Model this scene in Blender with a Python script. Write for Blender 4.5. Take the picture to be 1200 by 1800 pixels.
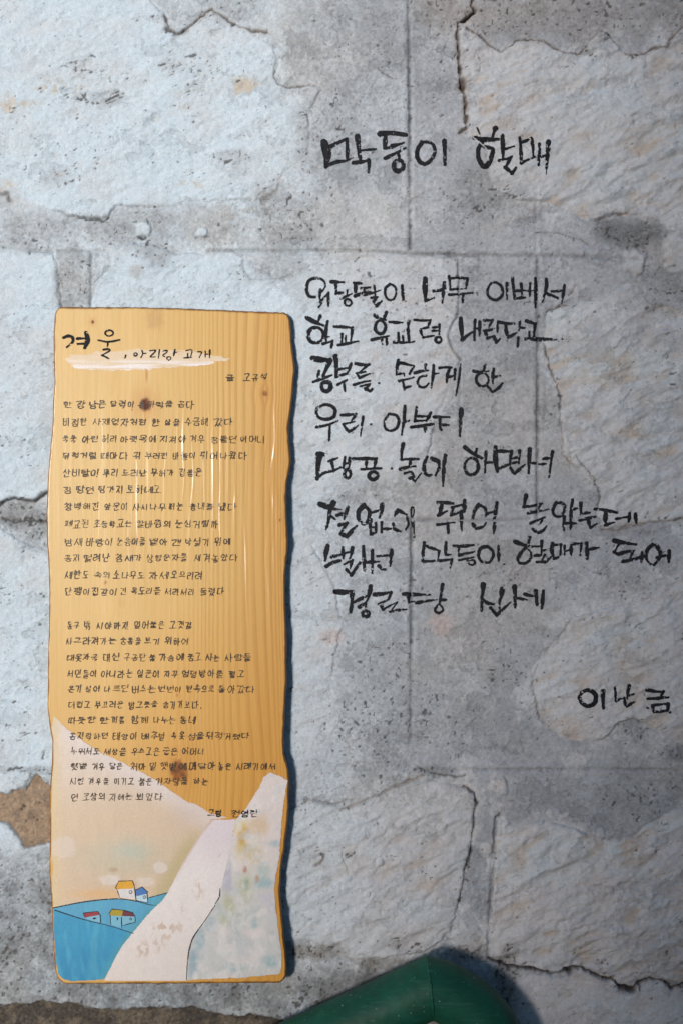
import bpy, math, random
import numpy as np
from mathutils import Vector

for o in list(bpy.data.objects):
    bpy.data.objects.remove(o)
SC = bpy.context.scene
COL = SC.collection

# ------------------------------------------------------------------ camera, sky, sun, exposure
S = 0.00045            # metres of wall per photo pixel
D = 0.95               # camera to wall plane
Z0 = 1.25              # height of the picture centre above the ground
SUN_EL, SUN_AZ = 2.5, 25.0          # degrees: elevation, and angle to the left of the wall's normal
SUN_POWER, SUN_ANGLE = 1.8, 11.0
SKY_STRENGTH = 0.15
EXPOSURE = 0.88

cam = bpy.data.cameras.new('camera')
cam.sensor_fit = 'VERTICAL'; cam.sensor_height = 36.0
cam.lens = 18.0 / (900 * S / D)
cam.clip_start = 0.02; cam.clip_end = 500
co = bpy.data.objects.new('camera', cam); COL.objects.link(co)
co.location = (0, -D, Z0); co.rotation_euler = (math.radians(90), 0, 0)
SC.camera = co

W = bpy.data.worlds.new('World'); SC.world = W; W.use_nodes = True
nt = W.node_tree; nt.nodes.clear()
sky = nt.nodes.new('ShaderNodeTexSky'); sky.sky_type = 'NISHITA'; sky.sun_disc = False
sky.sun_elevation = math.radians(SUN_EL)
sky.sun_rotation = math.radians(180 + SUN_AZ)
sky.air_density = 1.0; sky.dust_density = 0.5; sky.ozone_density = 2.7
bg = nt.nodes.new('ShaderNodeBackground'); bg.inputs['Strength'].default_value = SKY_STRENGTH
wo = nt.nodes.new('ShaderNodeOutputWorld')
nt.links.new(sky.outputs[0], bg.inputs[0]); nt.links.new(bg.outputs[0], wo.inputs[0])

sl = bpy.data.lights.new('sun', 'SUN'); sl.energy = SUN_POWER; sl.angle = math.radians(SUN_ANGLE)
sl.color = (1.0, 0.995, 0.985)
so = bpy.data.objects.new('sun', sl); COL.objects.link(so)
el, az = math.radians(SUN_EL), math.radians(SUN_AZ)
to_sun = Vector((-math.sin(az) * math.cos(el), -math.cos(az) * math.cos(el), math.sin(el)))
so.rotation_euler = to_sun.to_track_quat('Z', 'Y').to_euler()
so.location = (-3, -5, 3)

SC.view_settings.view_transform = 'Standard'; SC.view_settings.look = 'None'
SC.view_settings.exposure = EXPOSURE; SC.view_settings.gamma = 1.0
SC.view_settings.use_curve_mapping = False

# ------------------------------------------------------------------ helpers
random.seed(7)
F = np.float32

def srgb(r, g, b):
    return tuple(((c / 255) / 12.92 if c / 255 <= .04045 else ((c / 255 + .055) / 1.055) ** 2.4) for c in (r, g, b))

_tab = {}
def vn(x, y, seed=0):
    """smooth value noise, -1..1, on arrays of any matching shape"""
    if seed not in _tab:
        _tab[seed] = np.random.RandomState(seed + 11).uniform(-1, 1, (256, 256)).astype(F)
    t = _tab[seed]
    x = np.asarray(x, F); y = np.asarray(y, F)
    xi = np.floor(x); yi = np.floor(y)
    fx = x - xi; fy = y - yi
    fx = fx * fx * (3 - 2 * fx); fy = fy * fy * (3 - 2 * fy)
    xi = xi.astype(np.int32) & 255; yi = yi.astype(np.int32) & 255
    x1 = (xi + 1) & 255; y1 = (yi + 1) & 255
    a = t[yi, xi]; b = t[yi, x1]; c = t[y1, xi]; d = t[y1, x1]
    a = a + (b - a) * fx; c = c + (d - c) * fx
    return a + (c - a) * fy

def fbm(x, y, seed=0, oct=4, gain=.5):
    s = 0; a = 1.0; n = 0
    for k in range(oct):
        c, sn = math.cos(.6 * k), math.sin(.6 * k)
        s = s + a * vn((c * x - sn * y) * 2 ** k + 17.3 * k, (sn * x + c * y) * 2 ** k + 5.1 * k, seed + k)
        n += a; a *= gain
    return s / n

def sst(a, b, x):
    t = np.clip((x - a) / (b - a), 0, 1)
    return t * t * (3 - 2 * t)

def mixc(a, b, t):
    """mix colour arrays (...,3)"""
    t = np.asarray(t)[..., None]
    return np.asarray(a, F) * (1 - t) + np.asarray(b, F) * t

def seg_dist(x, y, p, q):
    px, py = p; dx, dy = q[0] - px, q[1] - py
    L2 = dx * dx + dy * dy + 1e-9
    t = np.clip(((x - px) * dx + (y - py) * dy) / L2, 0, 1)
    return np.hypot(x - px - t * dx, y - py - t * dy), t

def poly_sd(x, y, pts):
    """signed distance to a polygon, positive inside"""
    ins = np.zeros(np.broadcast(x, y).shape, bool); dm = None
    n = len(pts)
    for i in range(n):
        p, q = pts[i], pts[(i + 1) % n]
        d, _ = seg_dist(x, y, p, q)
        dm = d if dm is None else np.minimum(dm, d)
        if p[1] != q[1]:
            c = ((p[1] > y) != (q[1] > y)) & (x < (q[0] - p[0]) * (y - p[1]) / (q[1] - p[1]) + p[0])
            ins ^= c
    return np.where(ins, dm, -dm).astype(F)

def interp_pts(pts, v):
    a = np.array(pts, float); return np.interp(v, a[:, 0], a[:, 1])

def mesh_arrays(name, verts, quads, col=None, smooth=True):
    me = bpy.data.meshes.new(name); verts = np.asarray(verts, F).reshape(-1, 3)
    nv, nf = len(verts), len(quads)
    me.vertices.add(nv); me.vertices.foreach_set('co', np.ascontiguousarray(verts, F).ravel())
    me.loops.add(nf * 4); me.loops.foreach_set('vertex_index', np.ascontiguousarray(quads, np.int32).ravel())
    me.polygons.add(nf)
    me.polygons.foreach_set('loop_start', np.arange(0, nf * 4, 4, dtype=np.int32))
    me.polygons.foreach_set('loop_total', np.full(nf, 4, np.int32))
    me.polygons.foreach_set('use_smooth', np.full(nf, smooth, bool))
    me.update(calc_edges=True)
    if col is not None:
        at = me.attributes.new('tint', 'FLOAT_COLOR', 'POINT')
        c4 = np.ones((nv, 4), F); c4[:, :3] = np.asarray(col, F).reshape(nv, 3)
        at.data.foreach_set('color', c4.ravel())
    return me

def grid_quads(nr, nc, mask=None):
    """quads of an nr x nc vertex grid (row = down the picture); facing -Y"""
    idx = np.arange(nr * nc, dtype=np.int32).reshape(nr, nc)
    q = np.stack([idx[1:, :-1], idx[1:, 1:], idx[:-1, 1:], idx[:-1, :-1]], -1)
    return q[mask] if mask is not None else q.reshape(-1, 4)

def masked_grid(verts, col, nr, nc, mask):
    q = grid_quads(nr, nc, mask)
    used, inv = np.unique(q.ravel(), return_inverse=True)
    return verts.reshape(-1, 3)[used], inv.reshape(-1, 4), (None if col is None else col.reshape(-1, 3)[used])

def link(name, me, mat, parent=None):
    o = bpy.data.objects.new(name, me); COL.objects.link(o)
    if mat is not None: me.materials.append(mat)
    if parent is not None: o.parent = parent
    return o

def empty(name, loc, label, cat):
    o = bpy.data.objects.new(name, None); COL.objects.link(o)
    o.location = loc; o.empty_display_size = .05
    o['label'] = label; o['category'] = cat
    return o

# ------------------------------------------------------------------ materials
def new_mat(name):
    m = bpy.data.materials.new(name); m.use_nodes = True
    n = m.node_tree; b = n.nodes['Principled BSDF']
    return m, n, b

def nd(n, t, **kw):
    x = n.nodes.new(t)
    for k, v in kw.items():
        if k in x.inputs: x.inputs[k].default_value = v
        else: setattr(x, k, v)
    return x

def tint_mat(name, rough, noise_scale, noise_amt, bump_scale, bump_dist, coat=0.0, coat_rough=.1, spec=.5, stretch=None):
    """base colour from the 'tint' attribute, broken up by noise, with a fine bump"""
    m, n, b = new_mat(name)
    a = nd(n, 'ShaderNodeAttribute', attribute_name='tint')
    tc = nd(n, 'ShaderNodeTexCoord')
    src = tc.outputs['Object']
    if stretch:
        mp = nd(n, 'ShaderNodeMapping'); mp.inputs['Scale'].default_value = stretch
        n.links.new(src, mp.inputs['Vector']); src = mp.outputs['Vector']
    nz = nd(n, 'ShaderNodeTexNoise', Scale=noise_scale, Detail=3.0, Roughness=.6)
    n.links.new(src, nz.inputs['Vector'])
    mr = nd(n, 'ShaderNodeMapRange'); mr.inputs['From Min'].default_value = .25; mr.inputs['From Max'].default_value = .75
    mr.inputs['To Min'].default_value = 1 - noise_amt; mr.inputs['To Max'].default_value = 1 + noise_amt
    n.links.new(nz.outputs['Fac'], mr.inputs['Value'])
    vm = nd(n, 'ShaderNodeVectorMath', operation='SCALE')
    n.links.new(a.outputs['Color'], vm.inputs[0]); n.links.new(mr.outputs['Result'], vm.inputs['Scale'])
    n.links.new(vm.outputs['Vector'], b.inputs['Base Color'])
    b.inputs['Roughness'].default_value = rough
    b.inputs['Specular IOR Level'].default_value = spec
    if coat: b.inputs['Coat Weight'].default_value = coat; b.inputs['Coat Roughness'].default_value = coat_rough
    if bump_dist:
        n2 = nd(n, 'ShaderNodeTexNoise', Scale=bump_scale, Detail=4.0, Roughness=.6)
        n.links.new(src, n2.inputs['Vector'])
        bp = nd(n, 'ShaderNodeBump', Strength=1.0, Distance=bump_dist)
        n.links.new(n2.outputs['Fac'], bp.inputs['Height']); n.links.new(bp.outputs['Normal'], b.inputs['Normal'])
    return m

M_wall = tint_mat('whitewashed_masonry', .92, 1100, .16, 1500, .0005, spec=.2)
M_wood = tint_mat('varnished_pine', .45, 160, .05, 200, .0001, coat=.4, coat_rough=.17, spec=.15, stretch=(6, 1, .3))
M_paint = tint_mat('acrylic_paint', .5, 500, .06, 700, .00012, coat=.35, coat_rough=.25, spec=.4)

def ink_mat(name, col, rough, amt=.35, coat=0.0):
    m, n, b = new_mat(name)
    tc = nd(n, 'ShaderNodeTexCoord')
    nz = nd(n, 'ShaderNodeTexNoise', Scale=420.0, Detail=3.0)
    n.links.new(tc.outputs['Object'], nz.inputs['Vector'])
    mx = nd(n, 'ShaderNodeMix', data_type='RGBA')
    mx.inputs['A'].default_value = (*[c * (1 - amt) for c in col], 1)
    mx.inputs['B'].default_value = (*[c * (1 + amt) for c in col], 1)
    n.links.new(nz.outputs['Fac'], mx.inputs['Factor']); n.links.new(mx.outputs['Result'], b.inputs['Base Color'])
    b.inputs['Roughness'].default_value = rough; b.inputs['Specular IOR Level'].default_value = .25
    if coat: b.inputs['Coat Weight'].default_value = coat; b.inputs['Coat Roughness'].default_value = .2
    return m
M_ink = ink_mat('black_brush_ink', (.016, .016, .019), .75, .6)
M_pen = ink_mat('brown_black_ink', (.075, .05, .03), .6, .7, coat=.4)
M_line = ink_mat('painted_outline', (.02, .022, .03), .6, .4, coat=.3)

# ------------------------------------------------------------------ the wall: layout in photo pixels
# rough-hewn stones (polygon, roughness 0..1, contrast of the paint against the mortar 0..1)
STONES = [
 ([(-400,330),(0,335),(45,350),(95,372),(150,385),(190,382),(205,362),(280,365),(340,355),(450,350),(490,320),(505,300),
   (540,270),(545,235),(540,200),(566,155),(525,152),(500,155),(481,140),(487,110),(480,85),(440,52),(400,35),(372,18),
   (350,40),(315,57),(296,47),(290,25),(255,-10),(230,-60),(-400,-60)], .35, 1),
 ([(803,40),(830,50),(850,70),(880,93),(900,75),(930,70),(960,75),(990,92),(1015,95),(1040,70),(1050,57),(1070,60),
   (1095,95),(1130,95),(1175,80),(1185,60),(1205,40),(1500,30),(1500,430),(1200,420),(1160,395),(1115,378),(1075,374),(1035,390),
   (1000,370),(950,355),(900,350),(866,335),(858,300),(855,262),(825,232),(818,180),(812,150),(806,110)], .9, .85),
 ([(958,548),(996,535),(1060,525),(1100,497),(1120,500),(1142,532),(1200,545),(1500,540),(1500,910),(1200,915),(1150,917),(1120,925),
   (1062,932),(1052,905),(1057,870),(1045,846),(1010,820),(990,800),(985,760),(985,690),(962,640),(957,600)], .85, .75),
 ([(1500,990),(1200,1003),(1150,1030),(1100,1060),(1060,1068),(1010,1085),(985,1115),(955,1145),(938,1172),(935,1200),(942,1245),
   (960,1270),(985,1300),(1060,1302),(1085,1272),(1115,1262),(1150,1282),(1200,1310),(1500,1320)], .75, .7),
 ([(350,1440),(505,1425),(545,1405),(600,1414),(640,1408),(690,1386),(735,1370),(820,1384),(834,1395),(836,1412),(832,1440),(828,1480),(818,1530),
   (812,1560),(806,1592),(790,1640),(770,1660),(740,1675),(700,1680),(640,1690),(600,1685),(580,1665),(540,1655),(350,1660)], .7, .55),
 ([(874,1432),(905,1452),(950,1440),(1060,1475),(1110,1472),(1150,1442),(1200,1418),(1500,1410),(1500,1740),(1200,1733),(1170,1718),(1140,1715),
   (1120,1728),(1095,1733),(1070,1718),(1020,1699),(970,1708),(920,1699),(870,1692),(858,1682),(862,1600),(868,1500)], .95, .75),
 ([(905,1712),(970,1716),(1020,1706),(1060,1724),(1092,1738),(1112,1746),(1140,1722),(1200,1740),(1500,1750),(1500,2100),(900,2100),(893,1760)], .35, .9),
 ([(-400,440),(0,436),(60,440),(96,446),(99,480),(106,540),(112,640),(140,760),(140,855),(110,862),(80,868),(60,882),(30,876),(0,886),(-400,890)], .25, 1),
 ([(192,440),(198,462),(170,495),(163,545),(180,640),(330,850),(520,882),(560,880),(620,870),(650,852),(700,842),(750,800),(780,700),(811,632),(797,615),
   (787,590),(803,555),(806,520),(804,455),(640,452),(600,458),(548,466),(500,490),(440,492),(430,470),(428,450),(340,446),(300,444),(292,436),(240,428)], .4, .75),
 ([(330,900),(522,905),(560,980),(592,1040),(600,1100),(590,1150),(578,1210),(602,1270),(575,1300),(545,1330),(530,1392),(330,1400)], .35, .7),
 ([(-400,930),(0,926),(50,960),(100,968),(140,1000),(140,1370),(92,1375),(75,1370),(58,1362),(42,1385),(15,1396),(0,1390),(-400,1380)], .25, .95),
 ([(-400,1440),(0,1443),(24,1456),(34,1475),(44,1492),(10,1500),(-400,1505)], .2, .9),
]
rs = random.Random(5)
def frame_stone(x0, y0, x1, y1):
    p = []
    for (a, b, c, d) in ((x0, y0, x1, y0), (x1, y0, x1, y1), (x1, y1, x0, y1), (x0, y1, x0, y0)):
        for k in range(5):
            t = k / 5; p.append((a + (c - a) * t + rs.uniform(-22, 22), b + (d - b) * t + rs.uniform(-22, 22)))
    return p
for (x0, x1, y0, y1) in ((-1300,-480,-420,-120),(-420,640,-460,-130),(760,1700,-460,-120),(1560,2500,20,420),(1560,2500,530,900),(1560,2500,990,1310),
                         (1560,2500,1420,1730),(-1300,-470,-20,330),(-1300,-470,440,880),(-1300,-470,930,1380),(-1300,-470,1500,1880),
                         (-400,420,1900,2300),(520,860,1900,2300),(-1300,-470,1960,2400),(960,1900,2160,2500)):
    STONES.append((frame_stone(x0, y0, x1, y1), .6, .85))

# incised joint lines: points, half width px, depth mm, darkness
GROOVES = [
 ([(717,-60),(719,120),(720,300),(721,437)], 2.6, 2.0, .75),
 ([(368,441),(560,440)], 2.6, 1.8, .55), ([(560,440),(640,440),(700,444),(724,446),(790,446)], 2.4, 1.8, .6),
 ([(790,448),(880,449),(1010,450),(1120,455)], 3.2, 1.8, .5),
 ([(944,455),(945,600),(944,760),(944,905)], 2.6, 2.0, .7),
 ([(724,895),(723,1010),(723,1130)], 2.8, 2.0, .7), ([(723,1130),(722,1300)], 3.2, 1.2, .3),
 ([(680,913),(750,914),(830,915),(930,912)], 2.6, 1.5, .45),
 ([(750,1354),(880,1353),(1040,1352),(1260,1353)], 2.2, 1.4, .35),
 ([(160,446),(161,480),(159,545),(158,640)], 2.2, 1.8, .75),
 ([(50,442),(190,441)], 2.4, .9, .3),
 ([(940,330),(942,445)], 1.8, .3, .10),
 ([(805,455),(806,520),(803,555),(787,590),(797,615),(811,632)], 1.6, 1.0, .45), ([(806,640),(808,700),(807,760)], 1.8, .7, .3),
 ([(871,1436),(868,1500),(864,1560),(858,1640),(856,1685)], 1.8, 1.4, .6),
]
# cracks and dark stone edges: points, half width px, depth mm, darkness, brown tint
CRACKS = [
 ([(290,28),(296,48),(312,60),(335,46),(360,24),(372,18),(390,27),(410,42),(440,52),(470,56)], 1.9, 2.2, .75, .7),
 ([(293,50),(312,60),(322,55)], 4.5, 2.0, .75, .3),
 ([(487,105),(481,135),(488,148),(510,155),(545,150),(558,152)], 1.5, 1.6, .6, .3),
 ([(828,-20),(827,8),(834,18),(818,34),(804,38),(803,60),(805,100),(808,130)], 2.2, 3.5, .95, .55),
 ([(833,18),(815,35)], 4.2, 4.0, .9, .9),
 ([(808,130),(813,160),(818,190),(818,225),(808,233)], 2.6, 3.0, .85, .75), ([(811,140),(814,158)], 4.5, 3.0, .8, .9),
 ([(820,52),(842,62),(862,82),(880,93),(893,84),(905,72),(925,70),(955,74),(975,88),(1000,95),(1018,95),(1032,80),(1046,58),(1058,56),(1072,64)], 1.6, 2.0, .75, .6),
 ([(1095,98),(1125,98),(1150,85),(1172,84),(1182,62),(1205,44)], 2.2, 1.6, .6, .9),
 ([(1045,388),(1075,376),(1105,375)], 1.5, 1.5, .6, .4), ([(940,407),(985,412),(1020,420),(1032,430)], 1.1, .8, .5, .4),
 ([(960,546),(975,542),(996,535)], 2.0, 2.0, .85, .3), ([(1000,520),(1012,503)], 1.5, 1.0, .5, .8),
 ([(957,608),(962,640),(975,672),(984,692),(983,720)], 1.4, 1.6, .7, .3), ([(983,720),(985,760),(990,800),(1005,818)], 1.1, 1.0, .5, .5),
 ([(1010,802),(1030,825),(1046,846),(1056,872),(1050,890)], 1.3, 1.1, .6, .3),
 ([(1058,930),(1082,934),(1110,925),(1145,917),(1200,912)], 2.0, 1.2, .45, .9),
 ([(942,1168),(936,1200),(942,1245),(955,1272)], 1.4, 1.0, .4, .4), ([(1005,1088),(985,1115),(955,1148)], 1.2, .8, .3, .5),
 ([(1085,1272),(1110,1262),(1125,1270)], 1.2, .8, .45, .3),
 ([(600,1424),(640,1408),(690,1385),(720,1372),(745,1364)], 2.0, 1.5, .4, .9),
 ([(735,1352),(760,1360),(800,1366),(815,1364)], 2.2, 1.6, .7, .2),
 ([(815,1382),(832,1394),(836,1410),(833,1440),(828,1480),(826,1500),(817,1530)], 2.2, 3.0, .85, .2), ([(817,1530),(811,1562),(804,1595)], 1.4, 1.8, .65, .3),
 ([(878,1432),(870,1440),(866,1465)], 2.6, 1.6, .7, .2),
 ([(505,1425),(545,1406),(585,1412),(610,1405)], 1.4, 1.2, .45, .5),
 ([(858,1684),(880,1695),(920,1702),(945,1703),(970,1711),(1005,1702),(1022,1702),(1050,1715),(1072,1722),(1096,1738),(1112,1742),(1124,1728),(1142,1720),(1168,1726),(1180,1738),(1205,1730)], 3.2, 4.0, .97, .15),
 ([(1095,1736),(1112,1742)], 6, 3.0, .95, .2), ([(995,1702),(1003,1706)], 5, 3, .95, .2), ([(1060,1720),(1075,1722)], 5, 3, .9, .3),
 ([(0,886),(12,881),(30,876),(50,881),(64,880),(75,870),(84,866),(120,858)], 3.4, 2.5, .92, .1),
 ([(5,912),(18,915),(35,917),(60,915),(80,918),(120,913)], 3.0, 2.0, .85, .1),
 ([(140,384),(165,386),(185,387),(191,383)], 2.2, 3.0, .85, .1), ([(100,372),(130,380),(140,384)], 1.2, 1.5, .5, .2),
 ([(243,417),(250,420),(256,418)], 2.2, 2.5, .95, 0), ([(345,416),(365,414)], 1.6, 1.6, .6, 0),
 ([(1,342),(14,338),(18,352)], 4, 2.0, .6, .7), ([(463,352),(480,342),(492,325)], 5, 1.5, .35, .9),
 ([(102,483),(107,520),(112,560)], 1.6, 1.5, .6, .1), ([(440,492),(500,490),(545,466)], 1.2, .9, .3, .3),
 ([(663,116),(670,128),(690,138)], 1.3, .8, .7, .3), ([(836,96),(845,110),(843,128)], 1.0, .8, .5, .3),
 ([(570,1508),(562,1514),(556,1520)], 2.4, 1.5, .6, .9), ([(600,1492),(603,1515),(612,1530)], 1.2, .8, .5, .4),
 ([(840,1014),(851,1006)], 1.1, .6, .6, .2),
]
# stain and painted shade patches: cx, cy, rx, ry, amount of grey/dark, amount of speckle, colour key
PATCHES = [
 (640,70,150,110,.45,.35,'g'),(585,230,70,110,.5,.45,'g'),(760,90,70,160,.28,.25,'g'),(980,25,260,55,.45,.45,'b'),(390,20,90,35,.35,.4,'g'),
 (850,345,75,50,.55,.35,'g'),(1105,408,62,30,.95,.9,'d'),(1165,505,52,52,.7,.65,'g'),(1090,500,40,60,.2,.2,'g'),(60,410,110,38,.5,.6,'g'),
 (230,400,120,38,.5,.5,'g'),(275,445,34,26,.55,.6,'g'),(390,400,110,40,.35,.35,'g'),(500,390,70,70,.5,.5,'g'),(130,490,36,70,.55,.55,'g'),(490,470,70,28,.35,.2,'g'),
 (240,478,14,16,.6,.7,'b'),(330,110,60,50,.12,.5,'b'),(300,120,22,22,.25,.7,'b'),(145,125,26,20,.12,.7,'b'),(180,172,50,14,.2,.6,'d'),(410,275,50,14,.2,.75,'d'),
 (100,315,40,20,.2,.5,'b'),(45,905,70,30,.7,.9,'d'),(70,935,50,40,.35,.55,'g'),
 (45,1437,70,62,0,0,'n'),(60,1600,120,110,.5,.75,'g'),(-20,1660,110,80,.6,.8,'g'),(60,1725,150,55,.7,.6,'g'),(300,1745,240,30,.75,.6,'g'),(50,1690,120,40,.5,.5,'g'),(60,1352,60,9,.4,.7,'d'),
 (550,1672,62,20,.6,.6,'o'),(680,1693,70,13,.6,.7,'o'),(600,1745,130,60,.75,.9,'g'),(890,1725,30,70,.6,.85,'o'),(820,1675,50,20,.5,.7,'o'),(760,1800,40,22,.9,.8,'o'),(700,1660,50,18,.2,.8,'d'),  # olive patch under the pipe bend: painted shade with brown speckle
 (1105,1410,62,34,.5,.5,'g'),(1165,1395,40,34,.45,.4,'g'),(760,1355,40,12,.4,.7,'d'),(1190,1325,26,16,.5,.8,'d'),(840,1000,160,90,.22,.25,'g'),(690,1270,110,110,.22,.6,'g'),
 (670,1170,90,60,.2,.55,'g'),(890,1190,35,40,.2,.6,'d'),(720,1290,24,30,.3,.8,'d'),(1100,1030,60,30,.25,.2,'b'),(850,560,60,110,.2,.15,'g'),(830,740,60,150,.2,.2,'g'),
 (960,740,30,50,.3,.5,'g'),(640,880,60,40,.3,.3,'g'),(980,890,120,40,.2,.2,'g'),(1110,1290,40,28,.35,.3,'g'),(1190,20,60,60,.4,.5,'b'),(900,1265,70,60,.15,.3,'g'),
 (1075,770,10,12,.3,.9,'b'),(710,1455,22,7,.3,.9,'b'),(615,1500,15,9,.3,.9,'b'),(560,1500,15,15,.2,.7,'b'),(1050,1690,22,5,.3,.9,'b'),
 (585,1120,26,16,0,.5,'p'),(775,1098,26,22,0,.2,'p'),(545,1212,50,10,.1,.3,'t'),(460,340,22,18,.4,.4,'b'),(590,1170,12,10,.3,.5,'b'),
 (330,150,60,40,.0,.3,'t'),(280,205,30,16,0,.1,'t'),(150,275,60,14,0,.1,'t'),(380,320,60,12,0,.2,'t'),(60,320,70,26,0,.2,'t'),
 (20,190,60,26,0,.0,'t'),(120,150,60,20,0,.0,'t'),(430,150,60,20,0,.0,'t'),
]
LUMPS = [(253,403,14,16,1.8),(356,408,11,10,1.5),(1116,460,24,26,1.8),(877,1382,18,18,1.8),(855,1492,13,15,1.2),(826,1650,34,26,2.2),(668,1513,8,8,1.2),
         (646,1570,6,7,1.2),(1190,445,30,40,1.5),(775,1455,10,12,.7),(862,1520,8,20,.9)]

def axis(lo, hi, a, b, step, grow, top):
    v = [a]
    inner = list(np.arange(a, b, step)) + [b]
    s = step; left = []; x = a
    while x > lo:
        s = min(s * grow, top); x -= s; left.append(x)
    s = step; right = []; x = b
    while x < hi:
        s = min(s * grow, top); x += s; right.append(x)
    return np.array(left[::-1] + inner + right, F)

VB = 900 + Z0 / S                    # photo row of the ground
GU = axis(-4200, 1850, -40, 1240, 1.7, 1.06, 45)
GV = axis(900 - 1.55 / S, VB, -40, 1840, 1.7, 1.06, 45)
GV[-1] = VB
U, V = np.meshgrid(GU, GV)
NR, NC = U.shape

# coarse signed distance of each stone, looked up through warped coordinates
CS = 6.0
cu = np.arange(-1400, 2600, CS, dtype=F); cv = np.arange(-900, 2600, CS, dtype=F)
CU, CV = np.meshgrid(cu, cv)
def bil(arr, x, y):
    fx = np.clip((x - cu[0]) / CS, 0, len(cu) - 1.001); fy = np.clip((y - cv[0]) / CS, 0, len(cv) - 1.001)
    xi = fx.astype(np.int32); yi = fy.astype(np.int32); fx = fx - xi; fy = fy - yi
    a = arr[yi, xi] * (1 - fx) + arr[yi, xi + 1] * fx
    b = arr[yi + 1, xi] * (1 - fx) + arr[yi + 1, xi + 1] * fx
    return a * (1 - fy) + b * fy
sd_c = np.full(CU.shape, -999, F); rough_c = np.full(CU.shape, .3, F); con_c = np.full(CU.shape, .7, F)
best = np.full(CU.shape, -1e9, F)
for pts, rgh, con in STONES:
    xs = [p[0] for p in pts]; ys = [p[1] for p in pts]
    i0, i1 = np.searchsorted(cu, [min(xs) - 140, max(xs) + 140]); j0, j1 = np.searchsorted(cv, [min(ys) - 140, max(ys) + 140])
    sl_ = (slice(j0, j1), slice(i0, i1))
    d = poly_sd(CU[sl_], CV[sl_], pts)
    b = d > best[sl_]
    best[sl_] = np.where(b, d, best[sl_]); rough_c[sl_] = np.where(b, rgh, rough_c[sl_]); con_c[sl_] = np.where(b, con, con_c[sl_])
sd_c = np.maximum(best, -140)

WX = U + 5 * fbm(U / 26, V / 26, 1, 3) + 1.6 * vn(U / 6, V / 6, 4)
WY = V + 5 * fbm(U / 26, V / 26, 21, 3) + 1.6 * vn(U / 6, V / 6, 24)
sd = bil(sd_c, WX, WY)
rgh = bil(rough_c, U, V); con = bil(con_c, U, V)
ms = sst(-1.5, 2.5, sd)                                  # stone mask

# --- height in mm, towards the viewer
a_ = math.radians(-24); ca, sa = math.cos(a_), math.sin(a_)
RU = ca * U + sa * V; RV = -sa * U + ca * V
wp = 9 * fbm(U / 60, V / 60, 31, 2)
ridge = 1 - np.abs(fbm((RU + wp) / 95, (RV + wp) / 34, 41, 3)) * 2.2
chisel = fbm((RU + wp) / 44, (RV - wp) / 17, 51, 3)
fine = fbm(U / 9, V / 9, 61, 3)
big = fbm(U / 190, V / 190, 71, 2)
pit = np.maximum(0, fbm(U / 11, V / 8, 63, 3) - .16) * 5
mid = fbm((RU - wp) / 23, (RV + wp) / 12, 55, 3)
strata = np.abs(fbm((RU + 1.6 * wp) / 70, (RV + wp) / 13, 57, 2))
H_st = 2.2 * big + rgh * (2.3 * ridge + 2.1 * chisel + 1.0 * mid - .9 * np.exp(-(strata / .07) ** 2) * sst(-.2, .3, fbm(U / 60, V / 60, 58, 2))) + (.16 + .24 * rgh) * fine - .26 * pit * (.3 + rgh) + sst(0, 70, sd) * (.8 + 1.2 * rgh)
H_st = H_st + .16 * vn(U / 3.0, V / 3.0, 64)
sand = vn(U / 3.1, V / 3.1, 81)
H_mo = .8 * fbm(U / 110, V / 110, 91, 3) + .22 * sand + .25 * fbm(U / 14, V / 14, 95, 2)
chipf = fbm(U / 38 + .7 * pit, V / 30, 611, 4)
chip = sst(.30, .335, chipf) * (1 - .3 * ms)
H = H_mo * (1 - ms) + (H_st + .5) * ms - .45 * chip
H -= 1.1 * np.exp(-(sd / 3.0) ** 2) * (.35 + .65 * sst(-.1, .5, fbm(U / 70, V / 70, 99, 2)))

# --- paint, dirt and painted shade masks
dark = np.zeros_like(U); brown = np.zeros_like(U); speck = np.zeros_like(U); grey = np.zeros_like(U)
tan = np.zeros_like(U); pink = np.zeros_like(U); olive = np.zeros_like(U)

def block(x0, x1, y0, y1):
    i0, i1 = np.searchsorted(GU, [x0, x1]); j0, j1 = np.searchsorted(GV, [y0, y1])
    return slice(j0, j1), slice(i0, i1)

def polyline_d(sl_, pts, amp):
    x = U[sl_]; y = V[sl_]
    x = x + amp * vn(x / 9, y / 9, 7) + amp * .6 * vn(x / 3.5, y / 3.5, 8); y = y + amp * vn(x / 9, y / 9, 9) + amp * .6 * vn(x / 3.5, y / 3.5, 10)
    d = None
    for p, q in zip(pts[:-1], pts[1:]):
        e, _ = seg_dist(x, y, p, q); d = e if d is None else np.minimum(d, e)
    return d

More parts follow.
